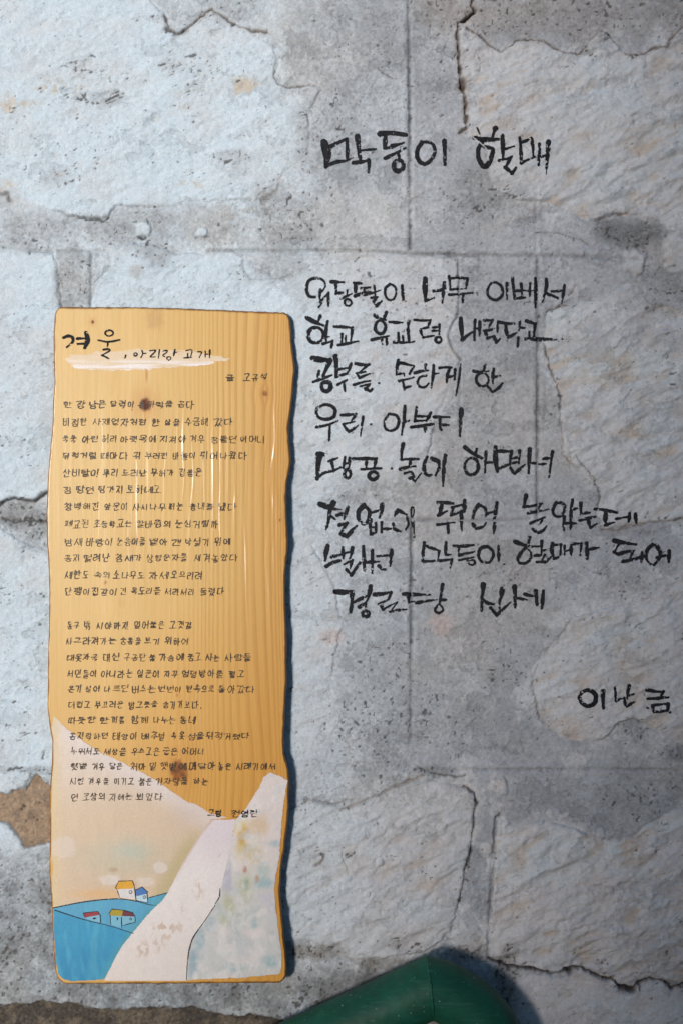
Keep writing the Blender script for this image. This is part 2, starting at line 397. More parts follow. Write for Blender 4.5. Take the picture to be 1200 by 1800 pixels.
for pts, w, dep, dk in GROOVES:
    xs = [p[0] for p in pts]; ys = [p[1] for p in pts]
    s_ = block(min(xs) - 30, max(xs) + 30, min(ys) - 30, max(ys) + 30)
    d = polyline_d(s_, pts, .8)
    brk = .55 + .45 * sst(-.35, .35, fbm(U[s_] / 60, V[s_] / 60, 111, 2))
    H[s_] += -dep * brk * np.exp(-(d / w) ** 2) + .35 * np.exp(-((d - 3.2 * w) / (1.6 * w)) ** 2)
    k = dk * brk * np.exp(-(d / (w * .95)) ** 2) * (.75 + .35 * vn(U[s_] / 5, V[s_] / 5, 113))
    dark[s_] = np.maximum(dark[s_], k)
    speck[s_] = np.maximum(speck[s_], .35 * dk * np.exp(-(d / 9) ** 2))
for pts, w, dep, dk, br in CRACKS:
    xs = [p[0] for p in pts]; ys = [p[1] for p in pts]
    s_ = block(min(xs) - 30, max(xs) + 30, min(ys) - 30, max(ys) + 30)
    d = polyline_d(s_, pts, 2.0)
    wv = w * (.75 + .55 * vn(U[s_] / 11, V[s_] / 11, 121))
    wv = np.maximum(wv, .5)
    H[s_] -= dep * np.exp(-(d / wv) ** 2)
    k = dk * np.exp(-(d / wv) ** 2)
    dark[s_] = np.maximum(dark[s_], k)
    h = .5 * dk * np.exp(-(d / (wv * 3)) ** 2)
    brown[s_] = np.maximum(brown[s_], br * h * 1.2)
    speck[s_] = np.maximum(speck[s_], .6 * dk * np.exp(-(d / 7) ** 2))
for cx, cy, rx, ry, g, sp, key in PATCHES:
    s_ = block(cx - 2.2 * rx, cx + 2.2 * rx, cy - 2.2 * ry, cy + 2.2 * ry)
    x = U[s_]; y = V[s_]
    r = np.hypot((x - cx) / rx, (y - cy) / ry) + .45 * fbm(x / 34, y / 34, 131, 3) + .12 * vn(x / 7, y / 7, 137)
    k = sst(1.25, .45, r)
    if key == 'g': grey[s_] = np.maximum(grey[s_], g * k)
    elif key == 'd': grey[s_] = np.maximum(grey[s_], g * .8 * k); dark[s_] = np.maximum(dark[s_], g * .35 * k)
    elif key == 'b': grey[s_] = np.maximum(grey[s_], g * .6 * k); brown[s_] = np.maximum(brown[s_], .45 * g * k)
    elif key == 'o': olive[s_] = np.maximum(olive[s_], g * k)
    elif key == 'p': pink[s_] = np.maximum(pink[s_], .5 * k)
    elif key == 't': tan[s_] = np.maximum(tan[s_], .5 * k)
    speck[s_] = np.maximum(speck[s_], sp * k)
for cx, cy, rx, ry, hh in LUMPS:
    s_ = block(cx - 2 * rx, cx + 2 * rx, cy - 2 * ry, cy + 2 * ry)
    x = U[s_]; y = V[s_]
    r = np.hypot((x - cx) / rx, (y - cy) / ry) + .25 * vn(x / 9, y / 9, 141)
    k = sst(1.05, .55, r)
    H[s_] += hh * k - .4 * np.exp(-((r - 1.02) / .12) ** 2)
    grey[s_] *= (1 - k); ms[s_] = np.maximum(ms[s_], k); speck[s_] *= (1 - .7 * k)

# the bare patch on the left, the bare earthy foot of the wall
barepts = [(-60,1392),(0,1391),(15,1397),(28,1390),(45,1388),(57,1368),(66,1358),(76,1374),(92,1386),(120,1390),(120,1478),(88,1480),(75,1484),(58,1488),(45,1493),(36,1476),(25,1456),(10,1446),(-60,1436)]
footpts = [(-900,1768),(0,1770),(50,1763),(100,1760),(170,1772),(250,1770),(340,1768),(385,1779),(420,1787),(440,1780),(500,1796),(560,1806),(700,1812),(900,1830),(2000,1840),(2000,2600),(-900,2600)]
s_ = block(-80, 140, 1330, 1520)
bare = np.zeros_like(U); foot = np.zeros_like(U)
bd = poly_sd(WX[s_], WY[s_], barepts); bare[s_] = sst(-1.0, 2.0, bd)
H[s_] -= 1.6 * sst(-3, 3, bd) - .9 * bare[s_] * fbm(U[s_] / 12, V[s_] / 12, 151, 3)
dark[s_] = np.maximum(dark[s_], .4 * np.exp(-(bd / 1.8) ** 2))
for hx, hy, hr in ((42,1418,3.2),(38,1423,2.6),(70,1412,2),(66,1442,2),(60,1438,1.6)):
    d = np.hypot(U[s_] - hx, V[s_] - hy); k = np.exp(-(d / hr) ** 2); dark[s_] = np.maximum(dark[s_], .85 * k); H[s_] -= 1.5 * k
s_ = block(-4300, 1900, 1720, VB + 10)
fd = poly_sd(np.clip(WX[s_], -880, 1980), np.clip(WY[s_] + 4 * fbm(U[s_] / 18, V[s_] / 18, 155, 3), 0, 2590), footpts)
foot[s_] = sst(-3, 5, fd)
H[s_] -= 3.0 * sst(-2, 6, fd) - .9 * foot[s_] * fbm(U[s_] / 16, V[s_] / 16, 157, 4)

# rough plaster around the foot
rp = sst(1480, 1560, V) * (1 - ms)
H += rp * .55 * fbm(U / 7, V / 7, 161, 3)
speck = np.maximum(speck, .36 * rp * sst(560, 480, U))
grey = np.maximum(grey, .66 * rp * sst(560, 480, U))

# --- colour
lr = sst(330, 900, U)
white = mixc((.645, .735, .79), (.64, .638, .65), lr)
white = mixc(white, (.72, .675, .66), lr * sst(900, 1500, V) * .9)  # creamier paint, lightened at lower right in place of fill light
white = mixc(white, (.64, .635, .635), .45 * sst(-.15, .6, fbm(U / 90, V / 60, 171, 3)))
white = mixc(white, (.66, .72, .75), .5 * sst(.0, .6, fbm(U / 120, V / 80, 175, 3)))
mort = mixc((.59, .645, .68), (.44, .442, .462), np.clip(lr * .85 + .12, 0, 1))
mort = mort * (1 + .20 * fbm(U / 75, V / 75, 181, 4) + .13 * fbm(U / 16, V / 16, 185, 3))[..., None]
mort = mixc(mort, mort * np.array((1.04, .985, .93), F), sst(-.1, .6, fbm(U / 130, V / 100, 187, 3)))
pw = fbm(U / 48, V / 42, 601, 4); pf = fbm(U / 7, V / 7, 603, 3)
cm = ms * (.35 + .65 * con)
cm = np.maximum(cm, .75 * sst(.10, .42, pw + .25 * pf) * sst(-90, -5, sd))          # whitewash carried over the mortar
cm = np.maximum(cm, .6 * sst(-26, -2, sd + 16 * pf) * sst(-.35, .25, pw))
cm = cm * (1 - .45 * sst(16, -2, sd) * ms * sst(-.25, .3, pf + .6 * pw))             # worn along the stones' edges
cm = np.clip(cm + .10 * pf, 0, 1)
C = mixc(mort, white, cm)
# ochre wash left in the hollows of the rough stones
val = sst(.15, -.7, chisel) * sst(-.5, .35, fbm(U / 70, V / 50, 191, 2))
C = mixc(C, (.53, .40, .29), np.clip(val * ms * (.06 + .5 * rgh * lr + .12 * rgh), 0, .6))
C = mixc(C, (.55, .42, .36), .22 * ms * lr * sst(.1, .7, fbm(U / 55, V / 35, 197, 3)))
C = C * (1 - .17 * chip)[..., None]; C = C * (1 - .30 * np.exp(-((chipf - .312) / .016) ** 2))[..., None]
C = mixc(C, (.60, .49, .36), np.clip(tan * 1.5 * sst(.05, -.45, chisel + .5 * pf) * sst(-.15, .3, pw) , 0, .8)); C = mixc(C, (.62, .47, .42), pink)
C = mixc(C, mixc(np.full(U.shape + (3,), (.30, .30, .305), F), (.13, .127, .125), rp), np.clip(grey * (.85 + .5 * fbm(U / 22, V / 22, 201, 3)), 0, .95))
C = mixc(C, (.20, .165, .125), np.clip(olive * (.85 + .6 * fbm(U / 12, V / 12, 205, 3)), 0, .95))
C = mixc(C, mixc(np.full(U.shape + (3,), (.30, .215, .15), F), (.38, .27, .18), sst(-.3, .4, fbm(U / 14, V / 14, 211, 3))) * (1 + .2 * vn(U / 2.6, V / 2.6, 213))[..., None], bare)
C = mixc(C, mixc(np.full(U.shape + (3,), (.085, .07, .056), F), (.16, .125, .09), sst(-.2, .5, fbm(U / 18, V / 18, 217, 4))) * (1 + .35 * vn(U / 2.6, V / 2.6, 219))[..., None], foot)
C = mixc(C, (.30, .19, .11), np.clip(brown, 0, .9))
# sandy grain and black mould specks
grain = .5 * vn(U / 2.3, V / 2.3, 221) + .5 * vn(U / 4.6, V / 4.6, 223)
C = C * (1 + (.10 + .12 * (1 - ms) + .14 * np.clip(grey + rp, 0, 1)) * grain)[..., None]
sp1 = vn(U / 3.3 + 3, V / 3.3, 227) * .6 + vn(U / 6.5, V / 6.5, 229) * .55
lowd = fbm(U / 130, V / 130, 233, 2)
dens = np.clip(speck * .85 + .20 + .30 * lowd + .10 * fbm(U / 28, V / 28, 235, 2), 0, 1) * (1 - .6 * foot)
th = .92 - .60 * dens
sp2 = vn(RU / 8.5 + .8 * pf, RV / 2.3, 243) * .62 + vn(U / 9, V / 9, 245) * .55
spk = np.maximum(sst(0, .14, sp1 - th), ms * sst(0, .12, sp2 - th - .03))
C = mixc(C, (.075, .07, .066), .8 * spk)
C = mixc(C, (.22, .21, .205), .45 * sst(.05, .4, fbm(U / 5, V / 3.6, 239, 3) - .34 + .35 * dens) * (.5 + .5 * (1 - ms)))
H -= .5 * spk
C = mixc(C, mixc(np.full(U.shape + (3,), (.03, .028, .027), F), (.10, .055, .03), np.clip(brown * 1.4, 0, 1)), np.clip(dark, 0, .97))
C = np.clip(C, .01, .85)

H = H.astype(F)
VX = (U - 600) * S; VZ = Z0 - (V - 900) * S; VY = -H * .001
WV = np.stack([VX, VY, VZ], -1).astype(F)

def wall_h(x, y):
    """wall surface height (mm) at photo coordinates, from the wall's own grid"""
    i = np.clip(np.searchsorted(GU, x, side='right') - 1, 0, NC - 2); j = np.clip(np.searchsorted(GV, y, side='right') - 1, 0, NR - 2)
    fx = (x - GU[i]) / (GU[i + 1] - GU[i]); fy = (y - GV[j]) / (GV[j + 1] - GV[j])
    return (H[j, i] * (1 - fx) + H[j, i + 1] * fx) * (1 - fy) + (H[j + 1, i] * (1 - fx) + H[j + 1, i + 1] * fx) * fy

wall = empty('stone_wall', (0, 0, 0), 'whitewashed rough stone wall with grey mortar joints and brushed black verse', 'wall')
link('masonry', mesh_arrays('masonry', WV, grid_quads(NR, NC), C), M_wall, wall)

def box_mesh(name, x0, x1, y0, y1, z0, z1):
    v = [(x, y, z) for x in (x0, x1) for y in (y0, y1) for z in (z0, z1)]
    f = [(0,1,3,2),(4,6,7,5),(0,4,5,1),(2,3,7,6),(0,2,6,4),(1,5,7,3)]
    me = bpy.data.meshes.new(name); me.from_pydata(v, [], f); me.update(); return me

def plain_mat(name, c0, c1, scale, rough=.9):
    m, n, b = new_mat(name)
    tc = nd(n, 'ShaderNodeTexCoord'); nz = nd(n, 'ShaderNodeTexNoise', Scale=scale, Detail=6.0, Roughness=.65)
    n.links.new(tc.outputs['Object'], nz.inputs['Vector'])
    r = nd(n, 'ShaderNodeValToRGB'); r.color_ramp.elements[0].position = .35; r.color_ramp.elements[1].position = .65
    r.color_ramp.elements[0].color = (*c0, 1); r.color_ramp.elements[1].color = (*c1, 1)
    n.links.new(nz.outputs['Fac'], r.inputs['Fac']); n.links.new(r.outputs['Color'], b.inputs['Base Color'])
    bp = nd(n, 'ShaderNodeBump', Strength=.6, Distance=.004); n.links.new(nz.outputs['Fac'], bp.inputs['Height'])
    n.links.new(bp.outputs['Normal'], b.inputs['Normal']); b.inputs['Roughness'].default_value = rough
    return m
M_conc = plain_mat('weathered_concrete', (.16, .155, .15), (.26, .25, .24), 14)
xl, xr = float(VX[0, 0]), float(VX[0, -1]); zt = float(VZ[0, 0])
bk = link('backing', box_mesh('backing', xl, xr, .012, .22, 0, zt), M_conc, wall)

# ------------------------------------------------------------------ brush lettering on the wall
# each block: (x0, y0, zoom) and strokes "w: x,y x,y ..."; "o w cx,cy,rx,ry" is a ring
def ring(cx, cy, rx, ry, n=14, jit=.05, ph=-1.7):
    return [(cx + rx * (1 + rs.uniform(-jit, jit)) * math.cos(ph + k * 2 * math.pi / n), cy + ry * (1 + rs.uniform(-jit, jit)) * math.sin(ph + k * 2 * math.pi / n)) for k in range(n + 1)]

def parse(blocks):
    out = []
    for (x0, y0, z), txt in blocks:
        for item in txt.replace('\n', ';').split(';'):
            item = item.strip()
            if not item: continue
            if item[0] == 'o':
                w, p = item[1:].split(':'); cx, cy, rx, ry = [float(a) for a in p.split(',')]
                pts = ring(cx, cy, rx, ry)
            else:
                w, p = item.split(':'); pts = [tuple(float(b) for b in a.split(',')) for a in p.split()]
            out.append((float(w) / z / 2, [(x0 + a / z, y0 + b / z) for a, b in pts]))
    return out

def smooth_pts(pts):
    """Catmull-Rom through the points"""
    if len(pts) < 3: return pts
    q = [(2 * pts[0][0] - pts[1][0], 2 * pts[0][1] - pts[1][1])] + list(pts) + [(2 * pts[-1][0] - pts[-2][0], 2 * pts[-1][1] - pts[-2][1])]
    if pts[0] == pts[-1] or (abs(pts[0][0] - pts[-1][0]) + abs(pts[0][1] - pts[-1][1]) < .5): q[0] = pts[-2]; q[-1] = pts[1]
    out = []
    for i in range(1, len(q) - 2):
        p0, p1, p2, p3 = [np.array(a) for a in q[i - 1:i + 3]]
        for t in (0, .25, .5, .75):
            out.append(tuple(.5 * (2 * p1 + (p2 - p0) * t + (2 * p0 - 5 * p1 + 4 * p2 - p3) * t * t + (3 * p1 - p0 - 3 * p2 + p3) * t ** 3)))
    out.append(pts[-1])
    return out

def stroke_mask(strokes, cell, rag, dry, taper=.35, seed=0):
    """rasterise strokes: returns the vertex grid (X, Y) and the cells that carry ink"""
    xs = [p[0] for r, ps in strokes for p in ps]; ys = [p[1] for r, ps in strokes for p in ps]
    m = max(r for r, _ in strokes) + 3
    gx = np.arange(min(xs) - m, max(xs) + m, cell, dtype=F); gy = np.arange(min(ys) - m, max(ys) + m, cell, dtype=F)
    X, Y = np.meshgrid(gx, gy)
    cx = (gx[:-1] + cell / 2); cy = (gy[:-1] + cell / 2)
    hit = np.zeros((len(gy) - 1, len(gx) - 1), bool)
    for k, (r, ps) in enumerate(strokes):
        ps = smooth_pts(ps)
        L = [0]
        for p, q in zip(ps[:-1], ps[1:]): L.append(L[-1] + math.hypot(q[0] - p[0], q[1] - p[1]))
        tot = max(L[-1], 1e-3)
        a0, a1 = np.searchsorted(cx, [min(p[0] for p in ps) - r - 2, max(p[0] for p in ps) + r + 2]); b0, b1 = np.searchsorted(cy, [min(p[1] for p in ps) - r - 2, max(p[1] for p in ps) + r + 2])
        if a1 <= a0 or b1 <= b0: continue
        x, y = np.meshgrid(cx[a0:a1], cy[b0:b1])
        n = rag * (.6 * vn(x / (1.2 + r * .5), y / (1.2 + r * .5), seed + 3) + .6 * vn(x / 1.4, y / 1.4, seed + 5))
        f = np.full(x.shape, -9, F); pos = np.zeros(x.shape, F)
        closed = math.hypot(ps[0][0] - ps[-1][0], ps[0][1] - ps[-1][1]) < r
        ph = k * 1.7
        for i, (p, q) in enumerate(zip(ps[:-1], ps[1:])):
            d, t = seg_dist(x, y, p, q)
            s = (L[i] + t * (L[i + 1] - L[i])) / tot
            rr = r * (1 + .16 * np.sin(s * 5 + ph))
            if not closed: rr = rr * (1.08 - taper * sst(.45, 1, s))
            g = rr + n - d
            b = g > f; f = np.where(b, g, f); pos = np.where(b, s, pos)
        on = f > 0
        if dry:
            h = vn(x / 2.2, y / 2.2, seed + 9) * .6 + vn(x / 5, y / 5, seed + 13) * .5
            on &= ~((h > .62 - dry * sst(.3, 1, pos) * .5) & (f < r * .75))
        hit[b0:b1, a0:a1] |= on
    return X, Y, hit

def cellc(A): return .25 * (A[:-1, :-1] + A[1:, :-1] + A[:-1, 1:] + A[1:, 1:])

def wall_lettering(name, blocks, label):
    st = [(r * 1.16, p) for r, p in parse(blocks)]
    X, Y, hit = stroke_mask(st, .8, .5, .22, seed=300)
    h = wall_h(X, Y)
    cav = h - .25 * (wall_h(X - 5, Y) + wall_h(X + 5, Y) + wall_h(X, Y - 5) + wall_h(X, Y + 5))
    hit &= cellc(cav) > -.70                            # the brush skips the deepest hollows
    h = h + .22
    v = np.stack([(X - 600) * S, -h * .001, Z0 - (Y - 900) * S], -1)
    vv, q, _ = masked_grid(v, None, *X.shape, hit)
    o = link(name, mesh_arrays(name, vv, q), M_ink, wall)
    o['label'] = label
    return o

wall_lettering('title_lettering', [((550,210,5), """
55: 98,205 125,310 115,415; 32: 115,260 200,215 290,172; 28: 295,172 300,280 300,350; 26: 115,410 200,375 290,365; 13: 290,365 350,335
38: 388,150 400,250 412,350; 20: 410,275 480,265 550,260; 27: 350,380 420,372 488,357; 26: 488,357 490,410 485,465
40: 588,125 690,117 812,135; 34: 635,140 630,200 630,252; 28: 625,250 700,232 795,205; 26: 632,340 710,302 808,252; 24: 745,290 755,335; o33: 750,405,42,48
30: 960,200 920,250 910,320 940,375 985,390 1040,350 1070,280 1050,220 1010,200 950,195; 32: 1150,190 1155,290 1155,395"""),
 ((770,210,5), """
31: 312,165 400,180 522,180; 14: 335,80 360,140; 36: 495,88 490,110; 26: 488,100 470,165; 36: 385,195 350,260 350,340 392,412 430,400 460,340 472,275 440,250 400,237
30: 558,155 560,250 565,360; 17: 570,270 660,245; 23: 530,365 600,350 643,332; 22: 640,332 600,400 580,430; 28: 580,430 640,485; 26: 640,485 672,437
26: 710,170 720,280 720,400; 22: 715,215 810,170; 23: 812,170 825,250 825,340; 23: 720,397 770,367 838,337; 24: 882,220 880,320 875,410; 17: 880,342 950,315; 32: 960,205 955,330 945,430; 10: 945,430 940,490""")],
 'black brushed title lettering, largest writing high on the wall')
wall_lettering('verse_lettering', [((530,470,5), """
21: 118,268 70,258 45,200 60,130 110,100 170,105 205,140 205,180 170,230; 19: 165,200 160,270 175,320 152,353; 17: 165,312 200,270 235,228; 21: 238,225 235,345
25: 262,130 370,135; 24: 300,140 305,240; 22: 300,237 360,225; 18: 345,282 440,235; 14: 400,205 395,250; o19: 405,315,31,29
24: 457,140 523,145; 26: 470,145 470,258; 24: 467,257 540,227 600,217; 20: 520,187 600,177; 20: 545,187 560,250; 18: 550,250 620,227 690,205; 17: 635,165 645,260; 22: 610,272 663,267; 20: 660,267 630,310 655,340; 23: 655,342 700,302
o21: 778,222,50,68; 25: 880,165 890,295; 36: 1082,103 1080,200 1085,298; 22: 1083,297 1160,270; 24: 1155,210 1225,203"""),
 ((770,470,5), """
24: 20,195 60,187; 25: 50,135 40,230 30,320; 19: 90,80 100,140 100,198; 22: 95,100 180,92 258,97; 19: 256,97 240,188; 16: 100,197 235,187; 20: 90,242 180,236 298,223; 21: 217,236 210,308
o22: 495,210,66,76; 21: 600,140 600,280; 25: 648,95 658,190 668,272; 21: 665,275 762,266; 19: 670,206 840,206; 21: 725,145 735,265; 21: 805,140 800,250; 27: 850,95 855,230 850,352
25: 945,107 945,180 912,303; 25: 950,232 1048,270; 21: 992,213 1090,206; 21: 1105,157 1095,230 1082,313""")], 'first brushed line of the verse on the wall')
wall_lettering('verse_lettering', [((530,545,5), """
31: 47,72 110,107 192,140; 23: 165,57 145,112; o27: 125,225,65,69; 24: 230,102 215,190 215,280; 16: 215,241 247,239; 20: 187,300 230,290 273,276; 24: 272,277 262,333
22: 287,149 380,156 448,161; 21: 445,162 430,280; 22: 355,217 350,295; 15: 385,232 385,290; 22: 322,312 400,299 498,279
25: 642,52 680,80 733,92; 27: 740,28 720,78; o25: 688,155,46,57; 22: 612,268 680,251 768,233; 22: 700,252 705,303; 22: 740,252 745,313
21: 767,111 830,116 883,113; 24: 935,107 930,160; 27: 930,180 940,280; 22: 845,207 850,288; 18: 885,232 890,280; 22: 807,288 900,289 983,281
21: 987,91 1060,96 1128,91; 19: 1128,92 1105,150; 18: 1105,156 1037,170; 21: 1042,190 1060,243; 19: 1060,245 1158,226; 17: 1147,156 1197,151; 17: 1147,186 1197,181; 19: 1207,132 1206,215; o21: 1198,262,26,25"""),
 ((770,545,5), """
31: 195,72 200,170 210,263; 26: 207,261 260,217 308,187; 24: 320,87 315,180 315,263; 16: 320,161 360,161; 23: 362,102 360,228
23: 402,91 478,87; 19: 477,88 440,150; 21: 397,181 450,176 488,162; 25: 412,192 430,248; 25: 432,246 490,230; 19: 520,102 515,195; 23: 490,232 505,283; 21: 506,284 543,252
27: 527,106 600,116 663,121; 27: 590,121 595,190 613,243; 23: 612,241 688,197; 19: 715,107 705,180; 23: 700,242 695,323; 18: 710,156 763,156
27: 772,96 848,121; 25: 848,122 835,240; 18: 795,192 800,250; 27: 762,255 880,256 1028,262; 15: 1077,262 1093,259""")], 'second brushed line of the verse on the wall')
wall_lettering('verse_lettering', [((530,620,5), """
37: 97,52 170,66 258,66; 34: 250,72 215,150 190,208; 24: 155,162 145,213; 23: 102,259 180,231 268,201; o33: 215,300,40,42
36: 300,38 305,120 305,213; 22: 302,214 350,200 398,186; 22: 433,97 400,188; 19: 312,150 408,136; 21: 317,284 398,241; 21: 370,266 380,343
23: 472,99 540,111 593,106; 19: 588,107 500,180; 19: 482,185 558,171; 19: 490,196 505,224; 19: 506,225 560,201 603,186; 21: 457,284 540,261 598,251; 17: 512,299 598,276; 19: 598,277 560,320; 27: 560,321 600,340; 22: 600,340 623,317; 15: 673,270 683,270"""),
 ((690,620,5), """
23: 45,67 35,130 30,198; 23: 47,91 110,101 183,121; 23: 178,122 145,188; 18: 32,196 90,181; 14: 95,182 100,210; 19: 52,250 120,236 183,217; 21: 85,251 100,328; 19: 102,311 158,296
23: 192,178 240,166 308,156; 21: 285,107 280,160; 21: 290,205 240,215 215,260 235,300 280,302 310,272; 21: 355,112 350,200 335,308; 18: 352,195 398,181
21: 407,136 470,129 513,131; 23: 500,132 480,190 470,263; 20: 482,216 538,201; 21: 545,147 540,238; 19: 592,102 585,190 570,288; 14: 565,300 552,378
23: 707,161 770,171 838,161; 23: 808,112 795,165; o21: 785,235,55,60; 21: 885,142 875,200 875,273; 21: 882,215 943,201; 23: 827,290 873,343; 23: 875,344 925,311 963,267""")], 'third brushed line of the verse on the wall')
wall_lettering('verse_lettering', [((540,700,4), """
o20: 130,100,68,52; 17: 67,204 140,190 213,161; 17: 160,190 155,298; 19: 237,121 343,113; 17: 340,114 310,160; 15: 252,185 328,166; 19: 257,196 290,238; 15: 290,240 358,191; 15: 390,132 380,200 372,266; 12: 442,184 450,183
17: 570,115 540,160 545,210 580,230 625,210 640,160 620,120 568,113; 19: 682,57 675,160 660,258; 17: 677,165 713,159
19: 765,67 755,150; 19: 866,102 835,160; 16: 762,129 848,126; 16: 752,160 833,156; 21: 727,204 800,195 883,181; 19: 828,196 825,238
17: 887,131 998,133; 19: 930,136 930,200 940,223; 19: 937,186 988,188; 26: 1080,78 1075,160; 18: 1075,160 1070,268""")], 'fourth brushed line of the verse on the wall, shortest line')
wall_lettering('verse_lettering', [((540,775,5), """
35: 93,117 167,123; 40: 110,122 95,220 87,333; 24: 92,324 150,281 218,266; 19: 187,180 268,151; 21: 215,182 230,268; 21: 227,265 298,231; 21: 330,142 315,240; 15: 325,201 368,191; 21: 370,152 365,240; o27: 352,290,26,37
27: 402,158 500,156 608,156; 24: 600,158 585,238; 21: 515,187 515,243; 21: 472,252 560,245 648,242; o28: 578,305,38,34; 16: 736,242 744,242
27: 838,28 825,100 825,163; 22: 822,165 900,160 973,159; 21: 905,167 895,233; 25: 812,249 880,231 948,223; 19: 852,285 908,269; 19: 910,271 930,300; 25: 897,330 938,317; 19: 922,335 940,363; 14: 942,358 998,282
27: 1050,142 1025,200 1025,270 1060,303 1088,297; 31: 1092,156 1148,182 1155,240; 24: 1155,240 1122,303"""),
 ((770,775,5), """
31: 60,127 45,218; 29: 45,237 42,310; 20: 42,310 38,398; 31: 232,57 300,110 378,150; 21: 335,67 320,125; o25: 290,225,60,75; 23: 418,97 410,180 408,278; 21: 412,190 473,188
36: 500,55 500,150 515,268; 25: 512,91 600,91 638,96; 25: 640,92 625,208; 25: 517,245 608,211; 19: 652,155 708,141; 19: 652,195 708,181; 23: 712,87 705,198; 25: 632,237 665,288; 23: 667,289 758,207
29: 800,73 795,180 790,283; 22: 792,195 868,198; 20: 882,205 943,201; 22: 922,158 988,151; 25: 1000,97 985,200; 19: 985,200 970,318""")], 'fifth brushed line of the verse on the wall')
wall_lettering('verse_lettering', [((550,865,5), """
37: 60,105 130,130 195,150; 37: 180,93 150,160 140,235; 21: 150,202 193,238; 21: 140,240 130,290; 22: 125,300 115,328; 14: 217,150 243,152; 31: 212,204 268,191; 27: 305,132 290,180 272,238; 25: 232,290 298,271; 25: 298,272 250,350; 34: 243,366 293,390; 29: 297,392 340,340 383,297
34: 445,118 400,170 400,240 440,280 478,266; 30: 447,122 490,160 490,220 475,258; 19: 502,185 588,156; 29: 605,108 600,170 582,223; 25: 505,247 500,300 505,373; 23: 550,272 550,353; 14: 507,310 543,306; 23: 507,370 548,357; 23: 600,267 600,353; 23: 607,325 683,322
27: 743,157 715,208; 25: 762,166 818,200; 21: 825,222 835,280 812,328; 25: 702,277 715,325 768,345; 28: 872,142 870,233; 22: 872,252 880,320 885,393"""),
 ((750,860,5), """
27: 92,115 160,116 228,125; 29: 130,132 107,218; 23: 97,229 178,191; 21: 217,159 328,131; 21: 230,167 207,228; 21: 207,230 308,191; 19: 87,312 170,301 243,291; 26: 180,302 185,383; 31: 330,98 325,198; 25: 300,192 300,330 305,363
30: 455,137 415,190 400,258; 25: 462,137 510,170 520,220 500,238; 27: 397,302 430,343; 21: 430,345 490,330 518,292; 21: 532,214 598,191; 29: 612,117 600,200 590,258; 25: 592,297 585,388
29: 868,53 850,150; 23: 847,155 920,146 1008,126; 17: 1000,132 960,190; 21: 882,212 960,196 1068,176; 21: 907,299 970,271 1033,246; 19: 1010,272 985,310; 25: 927,350 963,378; 21: 975,383 1020,360 1048,322"""),
 ((900,860,5), """
27: 385,120 355,180 370,230 415,240 450,200 460,150 430,120 385,118; 27: 528,92 515,180 510,298; 19: 522,180 573,166; 23: 455,242 450,290 440,328; 23: 472,300 568,298; 23: 515,312 510,348; 20: 450,342 452,368
27: 600,122 600,208; 23: 602,214 678,206; 25: 587,274 660,256 733,241; 25: 665,272 685,338; 21: 686,338 743,302
25: 722,175 800,181 913,205; 30: 815,198 810,308; 23: 812,314 888,291; 21: 907,260 1018,241; 27: 1028,212 1022,283; 27: 1080,217 1090,298""")], 'sixth brushed line of the verse on the wall, running along a mortar joint')
wall_lettering('verse_lettering', [((550,930,5), """
32: 130,148 115,210 108,278; 25: 167,244 240,226 268,211; 30: 117,328 170,296 238,276; 25: 262,162 265,258; 25: 345,162 335,220 322,258; 20: 267,215 318,201; 19: 272,309 338,276; 21: 345,272 325,345; 23: 292,356 330,398; 27: 336,405 380,340 418,287
27: 440,152 445,260 450,363; 23: 447,290 520,290 578,286; 25: 518,187 520,290 518,388; 19: 562,238 678,229; 28: 690,183 680,268; 18: 680,270 675,328; 25: 577,322 600,350 633,355"""),
 ((730,935,5), """
27: 75,93 65,170 57,258; 23: 82,121 140,141 208,165; 19: 205,167 195,238; 23: 57,261 130,256 188,251; 25: 265,92 260,198; 17: 267,204 308,196; 21: 212,254 318,241; 21: 318,242 302,313
25: 332,121 400,126 508,116; 17: 380,132 375,185; 23: 382,205 440,191 513,176; 19: 377,249 440,236 508,221; 14: 455,246 450,260; o17: 490,268,30,22; o26: 615,200,65,72; 25: 728,127 728,253; 16: 771,282 779,282
29: 872,86 950,116 1018,130; 23: 1005,47 985,115; 25: 965,137 920,190 895,240 910,273; 20: 910,275 960,275 1005,240 1010,180 967,137; 23: 1105,82 1105,188; 17: 1022,128 1098,126; 15: 1112,165 1148,156; 21: 1047,208 1133,201; 19: 1133,202 1110,250; 23: 1062,265 1138,260"""),
 ((900,935,4), """
22: 280,78 275,130 290,188; 17: 282,95 338,86; 17: 340,87 335,160; 18: 290,190 323,176; 14: 227,218 278,167; 15: 365,97 365,163; 13: 367,135 408,126; 19: 410,87 412,163; 17: 422,85 483,81; 17: 484,82 475,163; 25: 522,78 525,188; 17: 527,125 608,109
25: 713,61 780,76 868,88; 15: 745,91 717,140; 21: 712,141 740,155 778,151; 17: 762,145 858,131; 15: 845,141 820,200; 23: 777,209 840,196 918,171; 19: 912,142 905,213; 21: 985,88 945,130 940,190 973,228; 23: 1012,97 1035,140 1030,190 992,233; 19: 1012,180 1088,161; 23: 1100,132 1098,213""")], 'seventh brushed line of the verse on the wall, reaching the right side')
